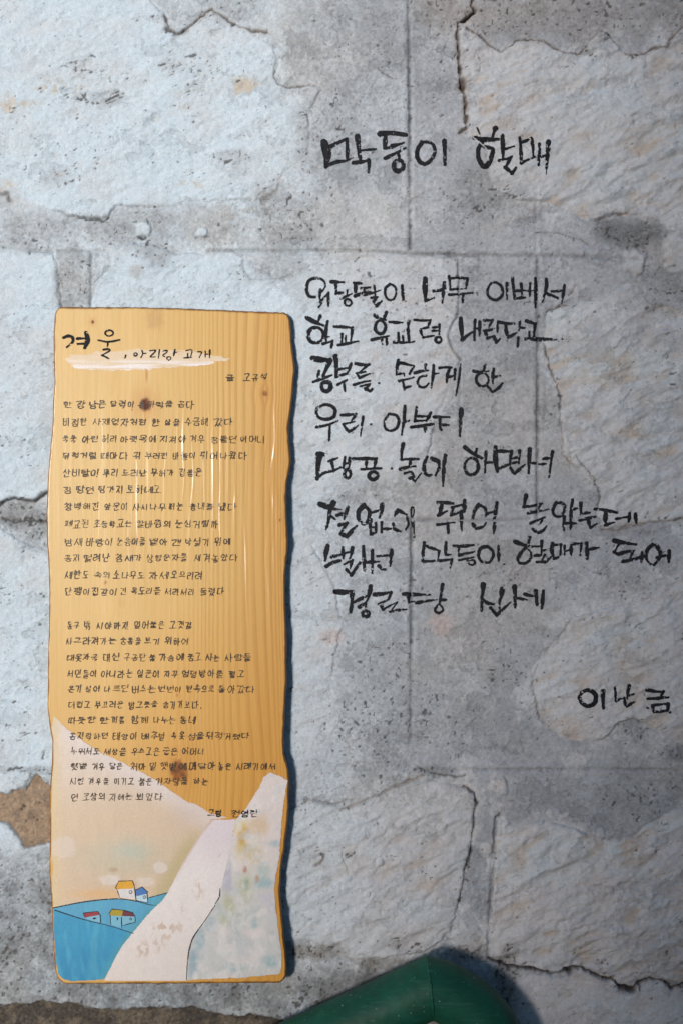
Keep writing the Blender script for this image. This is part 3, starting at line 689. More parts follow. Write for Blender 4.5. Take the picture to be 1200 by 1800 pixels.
wall_lettering('verse_lettering', [((570,1010,5), """
37: 98,150 170,155 252,150; 37: 240,155 240,240; 30: 240,240 230,328; 25: 257,244 320,211 388,181; 29: 405,103 390,180 372,228; 29: 307,284 358,251; 16: 365,241 360,300; o27: 360,345,28,26
29: 437,175 510,170 588,156; 23: 585,157 560,218; 19: 472,259 558,221; 25: 495,262 510,308; 17: 511,309 580,270 638,241; 14: 638,242 590,310; 21: 572,327 640,315 718,305
27: 692,170 780,175 923,178; 25: 735,197 740,243; 16: 742,244 790,235; 25: 802,249 880,235; 17: 880,235 988,220; 27: 1035,88 1025,150 1012,238; 23: 1022,222 1068,222; 19: 1005,257 970,300 980,330 1015,335 1040,305 1008,258"""),
 ((740,1010,5), """
34: 542,88 535,190; 24: 532,192 528,318; 25: 537,216 580,250 643,262; 34: 708,128 700,210; 20: 690,222 685,298; 27: 607,291 660,358; 27: 662,358 720,300; 20: 720,300 783,242
36: 818,108 822,210; 26: 822,222 822,288; 21: 842,208 928,222; 25: 907,172 960,185 998,195; 31: 1005,143 1015,263; 27: 1070,143 1065,220 1056,298""")], 'eighth and last brushed line of the verse on the wall')
wall_lettering('signature_lettering', [((1000,1190,6), """
o38: 185,215,85,84; 38: 345,145 345,230 350,322; 26: 470,108 475,180 480,253; 23: 482,248 558,216; 29: 622,88 605,160 600,223; 23: 612,189 673,176; 29: 570,217 580,270 600,307; 27: 602,304 678,261
31: 807,131 880,146 978,151; 29: 978,148 957,188; 29: 817,225 910,222 1033,210; 29: 870,297 875,363; 27: 872,295 960,285 1033,277; 34: 1030,278 1020,348; 27: 882,364 960,355 1023,346; 20: 1050,365 1054,372; 18: 815,322 820,324""")], 'short brushed signature, apart at the lower right')

# ------------------------------------------------------------------ the wooden plaque
LEFT = [(540,107),(543,103),(548,99),(556,97),(570,96),(600,95),(650,96),(675,96),(700,94),(740,93),(800,88),(850,84),(900,82),(950,83),(1000,86),(1050,87),(1100,87),(1150,85),(1200,84),
        (1240,84),(1278,88.5),(1303,93),(1345,92),(1374,89),(1412,87.5),(1460,89),(1500,88),(1530,88),(1570,90),(1600,92),(1640,93.5),(1680,95.5),(1700,97),(1712,99),(1720,103),(1726,109),(1729,116)]
RIGHT = [(540,500),(551,500),(555,506),(562,509.5),(575,511),(600,512),(625,514),(642,516.5),(655,517),(670,515),(690,514),(703,513),(730,509),(752,506),(775,506),(797,509),(810,510),(825,508),(843,504),
         (870,502),(900,502.5),(930,504),(960,505),(980,503),(1010,500.5),(1070,500.5),(1132,502),(1195,503),(1226,501),(1260,499),(1300,497.6),(1326,499),(1340,503),(1352,506),(1370,507.6),(1420,506),
         (1450,503.5),(1495,499),(1529,493),(1562,492),(1584,493),(1629,496),(1673,501),(1700,503),(1714,502),(1721,499),(1726,493),(1729,484)]
TOPX = [(95,541),(120,540.5),(250,541),(320,543),(420,547),(515,551)]
BOTX = [(95,1729),(300,1728.5),(515,1727)]
TH = .008; GAP = .0015                     # board thickness, clearance behind it
TILT = math.radians(.6)                  # hangs with its foot a little proud of its head
FRONT = TH + GAP
def bpos(x, y, lift=0.0):
    """photo pixel on the board's face -> metres; the face stands proud of the wall"""
    h = FRONT + (np.asarray(y) - 540) * S * math.tan(TILT) + lift
    k = S * (D - h) / D
    return np.stack(np.broadcast_arrays((np.asarray(x) - 600) * k, -h, Z0 - (np.asarray(y) - 900) * k), -1).astype(F)

plaque = empty('wooden_plaque', (0, 0, 0), 'tall varnished pine board with wavy edges, handwritten verse and a painted village', 'plaque')

nt_, ns_ = 800, 590
Tt, Ss = np.meshgrid(np.linspace(0, 1, nt_, dtype=F), np.linspace(0, 1, ns_, dtype=F), indexing='ij')
def board_xy(Tt, Ss):
    x = 96 + Ss * 410
    for _ in range(3):
        ty = np.interp(x, *np.array(TOPX).T); by = np.interp(x, *np.array(BOTX).T)
        y = ty + (by - ty) * Tt
        l = np.interp(y, *np.array(LEFT).T) + 1.0 * fbm(y / 45, y * 0 + 1, 401, 3); r = np.interp(y, *np.array(RIGHT).T) + 1.0 * fbm(y / 45, y * 0 + 7, 402, 3)
        x = l + (r - l) * Ss
    return x, y
BX, BY = board_xy(Tt, Ss)

KNOTS = [(255,711,11,1.0),(315,1355,17,.8),(163,566,3,.9),(466,692,4.5,.75),(272,560,19,.16),(186,1024,3,.5),(492,914,2.2,.5),(215,1060,8,.06),(312,1222,3,.3),(235,951,6,.25),(233,720,2,.5)]
def wood(x, y):
    g = x + 5 * fbm(x / 90, y / 480, 411, 2) + 9 * np.sin((y - 600) / 190.0) * sst(380, 520, x) * .8
    kn = np.zeros_like(x); halo = np.zeros_like(x)
    for kx, ky, kr, ka in KNOTS:
        d = np.hypot(x - kx, (y - ky) / 1.25)
        push = min(1, ka * 1.6) * np.sign(x - kx) * np.exp(-((y - ky) / (kr * 3.4)) ** 2) * np.exp(-np.abs(x - kx) / (kr * 3.0)) * kr * 1.1
        g = g - push
        dn = d / kr + .25 * fbm(x / 7, y / 7, 421, 2)
        kn = np.maximum(kn, ka * sst(1.15, .55, dn)); halo = np.maximum(halo, ka * .4 * np.exp(-((dn) / 2.0) ** 2))
    per = 9.2 + .7 * vn(x / 80, y * 0, 431)
    ph = g / per + .6 * vn(g / 37, y * 0 + 2, 433)
    saw = ph - np.floor(ph)
    late = sst(.35, .92, saw) * (1 - sst(.93, 1.0, saw))
    amp = .05 + .95 * sst(250, 420, x + 30 * fbm(y / 300, x / 300, 437, 2))
    fib = fbm(x / 2.2, y / 190, 441, 3)
    return g, saw, late, amp, fib, kn, halo

def wood_col(x, y):
    g, saw, late, amp, fib, kn, halo = wood(x, y)
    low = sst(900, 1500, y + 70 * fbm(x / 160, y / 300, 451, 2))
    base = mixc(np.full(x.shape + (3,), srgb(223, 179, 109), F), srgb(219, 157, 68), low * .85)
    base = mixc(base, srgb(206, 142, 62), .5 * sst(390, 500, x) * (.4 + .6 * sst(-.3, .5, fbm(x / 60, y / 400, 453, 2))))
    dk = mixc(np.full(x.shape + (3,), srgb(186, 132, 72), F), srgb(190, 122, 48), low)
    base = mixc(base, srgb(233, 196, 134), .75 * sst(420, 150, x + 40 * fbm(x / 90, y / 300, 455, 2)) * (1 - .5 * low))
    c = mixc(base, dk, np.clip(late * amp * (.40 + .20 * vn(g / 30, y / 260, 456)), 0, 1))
    c = c * (1 + .03 * fib)[..., None] * (1 + .03 * fbm(x / 60, y / 220, 457, 3))[..., None]
    c = mixc(c, srgb(190, 110, 40), np.clip(halo, 0, .8))
    c = mixc(c, mixc(np.full(x.shape + (3,), srgb(92, 42, 20), F), srgb(140, 72, 28), sst(-.3, .4, fbm(x / 9, y / 6, 459, 2))), kn)
    d = np.hypot((x - 258) / 3, (y - 658) / 16); c = mixc(c, srgb(186, 130, 70), .6 * sst(1.2, .3, d))
    return c

def board_relief(x, y):
    g, saw, late, amp, fib, kn, halo = wood(x, y)
    rid = np.exp(-((saw - .55) / .2) ** 2)
    fl = (.2 + .8 * sst(140, 240, x) + .3 * sst(260, 330, x)) * (.12 + .88 * sst(690, 830, y + 60 * vn(x / 23, y * 0, 465)) * sst(1090, 940, y + 60 * vn(x / 19, y * 0, 466)))
    return .00003 * rid * (.3 + .7 * amp) + .00014 * fl * np.maximum(0, vn(g / 5.6 + .9 * vn(y / 70, g / 40, 462), y / 260, 463)) + .00005 * fl * np.maximum(0, vn(g / 3.1, y / 150, 464) - .1) + .00013 * fbm(g / 24, y / 900, 467, 2) + .00001 * fib

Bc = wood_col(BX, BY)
edge = np.minimum(np.minimum(Ss * 410, (1 - Ss) * 410), np.minimum(Tt * 1187, (1 - Tt) * 1187)) + 1.4 * fbm(BX / 12, BY / 12, 471, 2)
Bc = mixc(Bc, srgb(120, 72, 36), .85 * sst(3.4, .6, edge))
Bv = bpos(BX, BY, board_relief(BX, BY) - .0007 * sst(2.6, 0, np.minimum(np.minimum(Ss * 410, (1 - Ss) * 410), np.minimum(Tt * 1187, (1 - Tt) * 1187))) ** 2)
verts = Bv.reshape(-1, 3); quads = grid_quads(nt_, ns_)
cols = Bc.reshape(-1, 3)
# rim: rounded shoulder, burnt side, back
idx = np.arange(nt_ * ns_).reshape(nt_, ns_)
loop = np.concatenate([idx[0, :], idx[1:, -1], idx[-1, -2::-1], idx[-2:0, 0]])
n = len(loop); ringv = verts[loop]
cen = ringv.mean(0)
prev = loop; V_ = [verts]; C_ = [cols]; Q_ = [quads]; base = len(verts)
rimn = fbm(np.arange(n) / 9, np.zeros(n), 481, 3)[:, None]
xy = ringv[:, [0, 2]]; tg = np.roll(xy, -1, 0) - np.roll(xy, 1, 0); nrm = np.stack([-tg[:, 1], tg[:, 0]], 1); nrm /= np.linalg.norm(nrm, axis=1)[:, None] + 1e-12
if ((xy - cen[[0, 2]]) * nrm).sum() < 0: nrm = -nrm
for dep, out, c in ((.0012, .0006, srgb(70, 42, 26)), (.004, .0006, srgb(48, 32, 24)), (.010, .0004, srgb(42, 30, 24)), (TH, -.0006, srgb(60, 42, 30))):
    r = ringv.copy(); r[:, 1] += dep; r[:, 0] += nrm[:, 0] * (out + .0004 * rimn[:, 0]); r[:, 2] += nrm[:, 1] * (out + .0004 * rimn[:, 0])
    cur = np.arange(base, base + n); base += n
    V_.append(r); C_.append(np.tile(np.array(c, F), (n, 1)) * (1 + .3 * rimn))
    Q_.append(np.stack([prev, np.roll(prev, -1), np.roll(cur, -1), cur], 1)); prev = cur
me = mesh_arrays('board', np.concatenate(V_), np.concatenate(Q_), np.concatenate(C_))
board = link('board', me, M_wood, plaque)
bb = [tuple(a) for a in V_[-1][::6]]
bm_ = bpy.data.meshes.new('back_panel'); bm_.from_pydata(bb, [], [tuple(range(len(bb)))]); bm_.update()
link('back_panel', bm_, M_conc, plaque)

def face_grid(x0, x1, y0, y1, cell):
    gx = np.arange(x0, x1 + cell, cell, dtype=F); gy = np.arange(y0, y1 + cell, cell, dtype=F)
    return np.meshgrid(gx, gy)

def on_face(name, X, Y, hit, mat, lift, col=None, parent=None, label=None):
    k = .3 if mat is M_paint or lift < .000209 or name in ('painted_outline', 'painted_window') else 1.0
    v = bpos(X, Y, k * board_relief(X, Y) + lift + (.00016 if k < 1 else 0))
    vv, q, cc = masked_grid(v, col, *X.shape, hit)
    o = link(name, mesh_arrays(name, vv, q, cc), mat, parent or plaque)
    if label: o['label'] = label
    return o


def area(name, pts, colf, lift, rag=1.2, cell=1.0, parent=None, label=None, extra=None, mat=None):
    xs = [p[0] for p in pts]; ys = [p[1] for p in pts]
    X, Y = face_grid(min(xs) - 3, max(xs) + 3, min(ys) - 3, max(ys) + 3, cell)
    wx = X + rag * fbm(X / 9, Y / 9, 501, 2); wy = Y + rag * fbm(X / 9, Y / 9, 503, 2)
    d = poly_sd(wx, wy, pts)
    hit = cellc(d) > 0
    if extra is not None: hit &= extra(cellc(X), cellc(Y), cellc(d))
    return on_face(name, X, Y, hit, mat or M_paint, lift, colf(X, Y), parent, label)

def inside_board(x, y, m):
    l = np.interp(y, *np.array(LEFT).T); r = np.interp(y, *np.array(RIGHT).T)
    return (x > l + m) & (x < r - m) & (y < 1728 - m)

def full(X, c): return np.full(X.shape + (3,), srgb(*c), F)

# white brush swipe under the title
def swipe_c(X, Y):
    c = mixc(full(X, (225, 198, 162)), srgb(238, 226, 220), sst(628, 640, Y) * sst(.5, -.3, fbm(X / 60, Y / 3, 511, 2)))
    return c
sw = [(112,625),(150,620),(250,613),(330,614),(380,626),(410,630),(378,638),(330,644),(250,650),(190,652),(150,650),(125,645)]
area('white_brush_stroke', sw, swipe_c, .00006, 3.0, .8, extra=lambda x, y, d: (fbm(x / 40, y / 2.2, 513, 2) < -.15 + d * .13 + .35 * sst(628, 642, y)))

# pale winter sky
ROADL = [(372,1441),(355,1462),(340,1485),(325,1510),(305,1550),(295,1570),(284,1584),(268,1599),(250,1620),(235,1638),(215,1663),(205,1680),(195,1700),(184,1722)]
ROADR = [(413,1440),(409,1470),(403,1500),(396,1530),(389,1560),(386,1578),(378,1590),(360,1620),(345,1640),(334,1668),(329,1698),(328,1722)]
def sky_c(X, Y):
    c = mixc(full(X, (222, 202, 184)), srgb(217, 190, 160), sst(1320, 1450, Y))
    top = -((Y - 1255) - (X - 90) * .62)
    c = mixc(c, srgb(224, 208, 200), .85 * sst(-55, -5, top))
    c = mixc(c, srgb(222, 196, 150), .75 * sst(116, 94, X + 5 * fbm(X / 20, Y / 60, 521, 2)))
    c = mixc(c, srgb(196, 190, 165), .75 * np.exp(-(((X - 225) / 75) ** 2 + ((Y - 1508) / 34) ** 2)) * (.8 + .6 * fbm(X / 25, Y / 18, 523, 2)))
    c = mixc(c, srgb(186, 192, 178), .6 * np.exp(-(((X - 228) / 30) ** 2 + ((Y - 1495) / 16) ** 2)))
    c = mixc(c, srgb(228, 178, 120), .8 * np.exp(-(((X - 175) / 50) ** 2 + ((Y - 1572) / 10) ** 2)))
    c = mixc(c, srgb(196, 176, 128), .8 * sst(285, 320, X + .55 * (Y - 1500)) * sst(1440, 1500, Y) * sst(40, 5, np.abs((X - 318) + .6 * (Y - 1520))))
    c = mixc(c, srgb(214, 190, 178), .5 * np.exp(-(((X - 330) / 30) ** 2 + ((Y - 1440) / 18) ** 2)))
    for (px, py, rx, ry, a) in ((281,1525,13,11,.65),(192,1546,18,9,.6),(256,1550,17,9,.5),(112,1490,26,20,.4),(205,1545,8,10,.4)):
        d = np.hypot((X - px) / rx, (Y - py) / ry) + .25 * fbm(X / 8, Y / 8, 527, 2); c = mixc(c, srgb(229, 214, 204), a * sst(1.15, .75, d))
    d = np.hypot((X - 200) / 9, (Y - 1529) / 5); c = mixc(c, srgb(176, 142, 110), .55 * sst(1.3, .3, d))
    c = c * (1 + .035 * fbm(X / 7, Y / 40, 529, 3))[..., None] * (1 + .03 * fbm(X / 40, Y / 25, 531, 3))[..., None]
    return c
skyp = [(90,1256),(100,1263),(120,1283),(150,1305),(180,1324),(215,1340),(250,1358),(280,1375),(300,1390),(330,1410),(345,1414),(355,1420),(370,1430),(400,1437)] + ROADL[:6] + [(262,1579),(205,1583),(94,1597),(88,1540),(86,1440),(88,1400),(90,1340)]
area('painted_sky', skyp, sky_c, .00005, 1.0, extra=lambda x, y, d: inside_board(x, y, 2.5) & (x > 91 + 5 * fbm(x / 30, y / 45, 533, 3)))

def blue_c(X, Y):
    l2 = Y - np.interp(X, [97, 150, 195, 238], [1600, 1617, 1628, 1642])
    c = mixc(full(X, (88, 164, 196)), srgb(56, 152, 190), sst(-2, 2, l2))
    c = mixc(c, srgb(42, 136, 178), .7 * sst(1640, 1690, Y) * sst(.5, -.4, fbm(X / 30, Y / 60, 541, 2)))
    c = mixc(c, srgb(96, 178, 198), .4 * sst(.1, .6, fbm(X / 12, Y / 50, 543, 2)))
    c = mixc(c, srgb(84, 156, 160), .5 * sst(18, 0, np.abs(X - np.interp(Y, [p[1] for p in ROADL], [p[0] for p in ROADL]))))
    return c * (1 + .07 * fbm(X / 5, Y / 24, 547, 3))[..., None]
bluep = [(94,1596),(150,1585),(205,1580),(235,1583),(262,1578),(296,1569),(284,1584),(268,1599),(250,1620),(235,1638),(215,1663),(205,1680),(195,1700),(184,1721),(130,1725),(113,1722),(103,1712),(99,1692),(96,1650)]
area('painted_field', bluep, blue_c, .00009, .9, extra=lambda x, y, d: inside_board(x, y, 2.0), label='blue painted field at the lower left of the board')

def road_c(X, Y):
    c = mixc(full(X, (236, 224, 218)), srgb(231, 217, 208), sst(1560, 1700, Y))
    c = mixc(c, srgb(216, 198, 206), .5 * sst(1540, 1460, Y))
    for px, py, rx, ry in ((348,1566,12,22),(322,1597,7,7),(300,1630,34,12),(265,1665,26,14),(250,1672,18,12),(287,1640,22,22),(372,1508,5,8),(385,1502,4,6)):
        d = np.hypot((X - px) / rx, (Y - py) / ry)
        c = mixc(c, srgb(196, 164, 136), .5 * sst(1.3, .3, d) * sst(-.02, .3, fbm(X / 5, Y / 9, 551, 3)))
    t = sst(7, 0, np.abs(X - np.interp(Y, [p[1] for p in ROADL], [p[0] for p in ROADL]))) * sst(1560, 1500, Y)
    c = mixc(c, srgb(204, 168, 134), .7 * t)
    return c * (1 + .035 * fbm(X / 14, Y / 24, 553, 3))[..., None]
roadp = ROADL + [(184,1724)] + [(328,1724)] + ROADR[::-1]
area('painted_road', roadp, road_c, .00013, .7, extra=lambda x, y, d: inside_board(x, y, 2.0 + 2.5 * (.5 + .5 * vn(x / 9, y / 9, 555))), label='pale painted road winding down the board')

def hill_c(X, Y):
    c = mixc(full(X, (228, 212, 204)), srgb(208, 204, 198), sst(1450, 1600, Y))
    def blob(px, py, rx, ry, col, a, sc=11):
        nonlocal c
        d = np.hypot((X - px) / rx, (Y - py) / ry) + .38 * fbm(X / (sc * 1.7), Y / (sc * 2.6), 561 + int(px) % 37, 3)
        c = mixc(c, srgb(*col), a * sst(1.15, .25, d))
    blob(455,1450,28,30,(218,186,146),.75); blob(424,1452,14,22,(226,202,140),.8); blob(428,1470,13,26,(204,158,60),.9); blob(447,1495,20,30,(206,184,130),.7); blob(420,1500,12,28,(214,192,130),.6)
    blob(484,1483,14,10,(162,186,190),.8); blob(470,1552,28,13,(128,172,178),.6); blob(462,1530,16,18,(170,190,180),.6); blob(400,1540,10,34,(186,178,194),.75); blob(405,1588,14,26,(186,184,140),.7)
    blob(430,1560,18,34,(192,190,156),.7); blob(433,1552,7,14,(140,168,140),.7); blob(430,1528,5,8,(184,108,70),.85); blob(452,1545,5,9,(196,140,96),.7); blob(395,1615,16,14,(190,190,150),.7)
    blob(352,1650,12,30,(150,176,184),.8); blob(340,1690,12,30,(104,152,170),.6); blob(370,1625,12,20,(168,182,190),.7); blob(414,1608,14,6,(150,172,150),.6); blob(447,1625,8,16,(140,176,180),.55)
    blob(468,1580,16,14,(204,192,204),.6); blob(480,1600,12,16,(198,190,204),.6); blob(420,1660,34,22,(196,196,196),.6); blob(475,1690,18,14,(124,172,176),.6); blob(410,1700,22,10,(160,184,184),.7)
    blob(450,1640,20,10,(232,216,208),.7); blob(395,1640,12,10,(226,210,204),.7); blob(430,1690,18,12,(216,206,200),.7); blob(440,1595,24,8,(222,214,206),.7)
    c = mixc(c, srgb(232, 222, 216), .6 * sst(.0, .5, fbm(X / 15, Y / 22, 581, 3)))
    c = mixc(c, srgb(206, 206, 204), .5 * sst(.05, .5, fbm((X + Y) / 9, (Y - X) / 22, 585, 3)))
    c = mixc(c, srgb(160, 176, 174), .3 * sst(.15, .5, fbm(X / 16, Y / 20, 583, 3)) * sst(1530, 1600, Y))
    return c * (1 + .05 * fbm(X / 4, Y / 8, 587, 3))[..., None]
hillp = [(413,1441),(430,1425),(441,1408),(455,1385),(463,1367),(475,1358),(490,1363),(506,1371),(502,1390),(497,1430),(493,1470),(492,1500),(486,1530),(482,1560),(484,1590),(489,1630),(494,1670),(496,1700),(491,1712),(470,1714),(420,1719),(380,1720),(328,1723)] + ROADR[::-1]
area('painted_hillside', hillp, hill_c, .00017, 1.4, extra=lambda x, y, d: inside_board(x, y, 1.5), label='white and pastel painted hillside at the lower right')

def lines(name, strokes, mat, lift, cell=.6, rag=.25, parent=None, label=None, dry=.1, taper=.3):
    X, Y, hit = stroke_mask(strokes, cell, rag, dry, taper, seed=330)
    return on_face(name, X, Y, hit, mat, lift, None, parent, label)

lines('painted_outline', [(.8, [(94,1596),(150,1585),(205,1580),(238,1584),(262,1590),(276,1592)]), (.75, [(97,1600),(150,1617),(195,1628),(235,1641)]), (.7, [(262,1578),(296,1569)]),
                          (.9, [(387,1562),(386,1576),(379,1588)]), (.9, [(349,1634),(338,1652),(331,1680),(328,1722)]), (.7, [(378,1592),(362,1616),(349,1634)])], M_line, .00021)

def house(roof, roofc, wallp, wallc, win, label, out):
    w = area('painted_house', wallp, lambda X, Y: full(X, wallc) * (1 + .06 * fbm(X / 4, Y / 4, 591, 2))[..., None], .00024, .4, .5, label=label)
    area('painted_roof', roof, lambda X, Y: full(X, roofc) * (1 + .10 * fbm(X / 4, Y / 4, 593, 2))[..., None], .00028, .4, .5, parent=w)
    lines('painted_window', win, M_line, .00032, .4, .1, parent=w, dry=0)
    lines('painted_outline', [(.62, p) for p in out], M_line, .00030, .4, .15, parent=w, dry=0)
house([(203,1559),(209,1549),(233,1548),(237,1558),(231,1562),(206,1563)], (226,164,40), [(207,1563),(235,1562),(239,1581),(226,1580),(211,1578)], (226,218,212), [(.6, ring(230,1568,2.6,2.6))],
      'small painted white house with a yellow roof on the blue hilltop', [[(204,1559),(209,1549)],[(209,1549),(233,1548)],[(233,1548),(237,1558)],[(203,1560),(206,1563)],[(207,1566),(211,1578)],[(237,1560),(239,1580)]])
house([(238,1565),(250,1559),(260,1568),(258,1571),(241,1575)], (72,120,182), [(240,1575),(258,1571),(260,1586),(250,1586),(240,1583)], (196,216,222), [(.6, ring(254,1577,2.2,2.4))],
      'small painted house with a blue roof beside the yellow-roofed one', [[(238,1565),(250,1559)],[(250,1559),(260,1568)],[(260,1568),(258,1571)],[(259,1571),(260,1586)],[(238,1566),(240,1582)],[(240,1583),(260,1587)]])
house([(147,1605),(172,1602),(176,1608),(149,1613)], (160,52,60), [(150,1613),(175,1608),(177,1622),(164,1619)], (132,184,204), [(1.3, [(165,1614.5),(169,1614)])],
      'lone painted house with a red roof on the blue field', [[(147,1605),(172,1602)],[(172,1602),(177,1609)],[(177,1609),(177,1622)],[(147,1605),(149,1612)]])
house([(192,1606),(197,1598),(217,1600),(215,1610),(194,1610)], (176,152,40), [(195,1610),(214,1610),(214,1631),(195,1625)], (124,184,204), [(1.2, [(207,1614),(207,1617)])],
      'small painted house with a mustard roof on the blue field', [[(192,1606),(197,1598)],[(197,1598),(217,1600)],[(194,1608),(195,1625)],[(214,1612),(214,1631)]])
house([(217,1600),(233,1604),(237,1611),(215,1610)], (112,38,52), [(215,1610),(237,1611),(238,1621),(216,1627)], (128,184,202), [(.6, ring(230,1615.5,1.7,1.7))],
      'small painted house with a dark red roof adjoining the mustard one', [[(217,1600),(233,1604)],[(233,1604),(238,1611)],[(238,1611),(238,1621)],[(238,1621),(216,1627)]])

# handwriting on the board: title traced, verse composed from Hangul letter strokes
lines('title_lettering', parse([((90,530,5.4545), """
25: 120,347 165,330 207,347 205,390 150,438; 23: 252,356 338,351; 22: 252,406 338,404; 40: 335,300 350,370 322,445; 14: 350,370 320,450
o17: 557,303,38,28; 19: 452,371 550,386 658,367; 15: 545,395 540,430; 17: 502,461 553,456 556,476 492,513; 18: 490,515 553,545; 16: 717,515 710,540
o12: 810,507,16,15; 13: 873,472 880,500 862,538; 11: 882,500 912,496; 13: 947,472 1003,467 985,495 952,530 1000,530; 11: 1040,462 1030,543; 13: 1077,472 1113,470 1108,488 1072,515 1090,528; o13: 1130,545,18,16; 15: 1188,462 1176,520; 12: 1182,490 1205,486"""),
 ((300,530,5), """
11: 137,431 188,427 176,490; 11: 152,456 152,490; 11: 120,495 188,492; 11: 242,441 273,446 252,493; 10: 305,436 305,488; 10: 307,465 333,461; 13: 345,427 342,493""")]), M_ink, .00042, label='large black title lettering at the top of the board')

CH = 'ㄱㄲㄴㄷㄸㄹㅁㅂㅃㅅㅆㅇㅈㅉㅊㅋㅌㅍㅎ'
JU = 'ㅏㅐㅑㅒㅓㅔㅕㅖㅗㅘㅙㅚㅛㅜㅝㅞㅟㅠㅡㅢㅣ'
JO = ['', 'ㄱ','ㄲ','ㄱㅅ','ㄴ','ㄴㅈ','ㄴㅎ','ㄷ','ㄹ','ㄹㄱ','ㄹㅁ','ㄹㅂ','ㄹㅅ','ㄹㅌ','ㄹㅍ','ㄹㅎ','ㅁ','ㅂ','ㅂㅅ','ㅅ','ㅆ','ㅇ','ㅈ','ㅊ','ㅋ','ㅌ','ㅍ','ㅎ']
RING = [(.5 + .46 * math.sin(k * math.pi / 4), .5 - .46 * math.cos(k * math.pi / 4)) for k in range(9)]
CON = {'ㄱ': [[(0,.1),(.95,.1),(.6,1)]], 'ㄴ': [[(.1,0),(.1,.9),(1,.8)]], 'ㄷ': [[(0,.08),(.9,.08)],[(.1,.08),(.1,.92),(1,.85)]],
 'ㄹ': [[(0,.05),(.9,.05),(.8,.45),(.1,.5),(.1,.95),(1,.88)]], 'ㅁ': [[(.1,.05),(.12,.95),(.92,.92),(.92,.05),(.1,.08)]], 'ㅂ': [[(.1,0),(.14,.98),(.88,.98),(.9,0)],[(.12,.5),(.88,.48)]],
 'ㅅ': [[(.5,0),(.05,1)],[(.45,.4),(1,.95)]], 'ㅇ': [RING], 'ㅈ': [[(0,.08),(1,.08),(.05,1)],[(.5,.5),(1,.98)]], 'ㅊ': [[(.4,-.15),(.65,-.08)],[(0,.12),(1,.12),(.05,1)],[(.5,.52),(1,.98)]],
 'ㅋ': [[(0,.1),(.95,.1),(.6,1)],[(.05,.5),(.85,.45)]], 'ㅌ': [[(0,.05),(.9,.05)],[(.05,.5),(.85,.46)],[(.08,.05),(.1,.95),(1,.88)]], 'ㅍ': [[(0,.05),(1,.05)],[(.3,.05),(.32,.92)],[(.7,.05),(.68,.92)],[(0,.95),(1,.92)]],
 'ㅎ': [[(.3,-.05),(.7,0)],[(0,.25),(1,.22)],[(x * .8 + .1, .38 + y * .62) for x, y in RING]]}
for a, b in zip('ㄲㄸㅃㅆㅉ', 'ㄱㄷㅂㅅㅈ'):
    CON[a] = [[(x * .46, y) for x, y in s] for s in CON[b]] + [[(.52 + x * .46, y) for x, y in s] for s in CON[b]]
VV = {'ㅏ': [[(.4,0),(.4,1)],[(.4,.48),(1,.45)]], 'ㅑ': [[(.4,0),(.4,1)],[(.4,.35),(1,.33)],[(.4,.62),(1,.6)]], 'ㅓ': [[(.7,0),(.7,1)],[(0,.48),(.7,.45)]], 'ㅕ': [[(.75,0),(.75,1)],[(0,.35),(.75,.33)],[(0,.62),(.75,.6)]],
 'ㅣ': [[(.55,0),(.5,1)]], 'ㅐ': [[(.25,.05),(.25,.95)],[(.25,.5),(.8,.46)],[(.82,0),(.8,1)]], 'ㅔ': [[(.45,.05),(.45,.95)],[(0,.5),(.45,.47)],[(.9,0),(.88,1)]], 'ㅒ': [[(.2,.05),(.2,.95)],[(.2,.38),(.8,.36)],[(.2,.62),(.8,.6)],[(.82,0),(.8,1)]],
 'ㅖ': [[(.45,.05),(.45,.95)],[(0,.36),(.45,.34)],[(0,.62),(.45,.6)],[(.9,0),(.88,1)]]}
HV = {'ㅗ': [[(.5,0),(.5,.8)],[(0,.85),(1,.8)]], 'ㅛ': [[(.33,0),(.33,.8)],[(.66,0),(.66,.8)],[(0,.85),(1,.8)]], 'ㅜ': [[(0,.25),(1,.18)],[(.55,.22),(.5,1)]], 'ㅠ': [[(0,.25),(1,.18)],[(.35,.22),(.3,1)],[(.68,.2),(.68,1)]], 'ㅡ': [[(0,.55),(1,.45)]]}
CB = {'ㅘ': 'ㅗㅏ', 'ㅙ': 'ㅗㅐ', 'ㅚ': 'ㅗㅣ', 'ㅝ': 'ㅜㅓ', 'ㅞ': 'ㅜㅔ', 'ㅟ': 'ㅜㅣ', 'ㅢ': 'ㅡㅣ'}
rh = random.Random(21)
def put(strk, box, out):
    x0, y0, x1, y1 = box
    for s in strk: out.append([(x0 + (x1 - x0) * a + rh.uniform(-.055, .055), y0 + (y1 - y0) * b + rh.uniform(-.055, .055)) for a, b in s])
def syllable(ch):
    out = []
    k = ord(ch) - 0xAC00
    if k < 0 or k > 11171: return [[(.3,.8),(.25,.98)]]
    c, v, f = CH[k // 588], JU[(k % 588) // 28], JO[k % 28]
    hb = .60 if f else 1.0
    if v in VV: put(CON[c], (.02,.06,.52,hb * .92), out); put(VV[v], (.58,0,1,hb), out)
    elif v in HV: put(CON[c], (.18,0,.82,hb * .50), out); put(HV[v], (0,hb * .50,1,hb), out)
    else:
        a, b = CB[v]; put(CON[c], (.08,0,.58,hb * .48), out); put(HV[a], (0,hb * .5,.68,hb * .98), out); put(VV[b], (.66,0,1,hb), out)
    if f:
        n = len(f)
        for i, j in enumerate(f): put(CON[j], (.18 + .68 * i / n, .66, .18 + .68 * (i + 1) / n - (.06 if n > 1 else 0), 1.0), out)
    return out

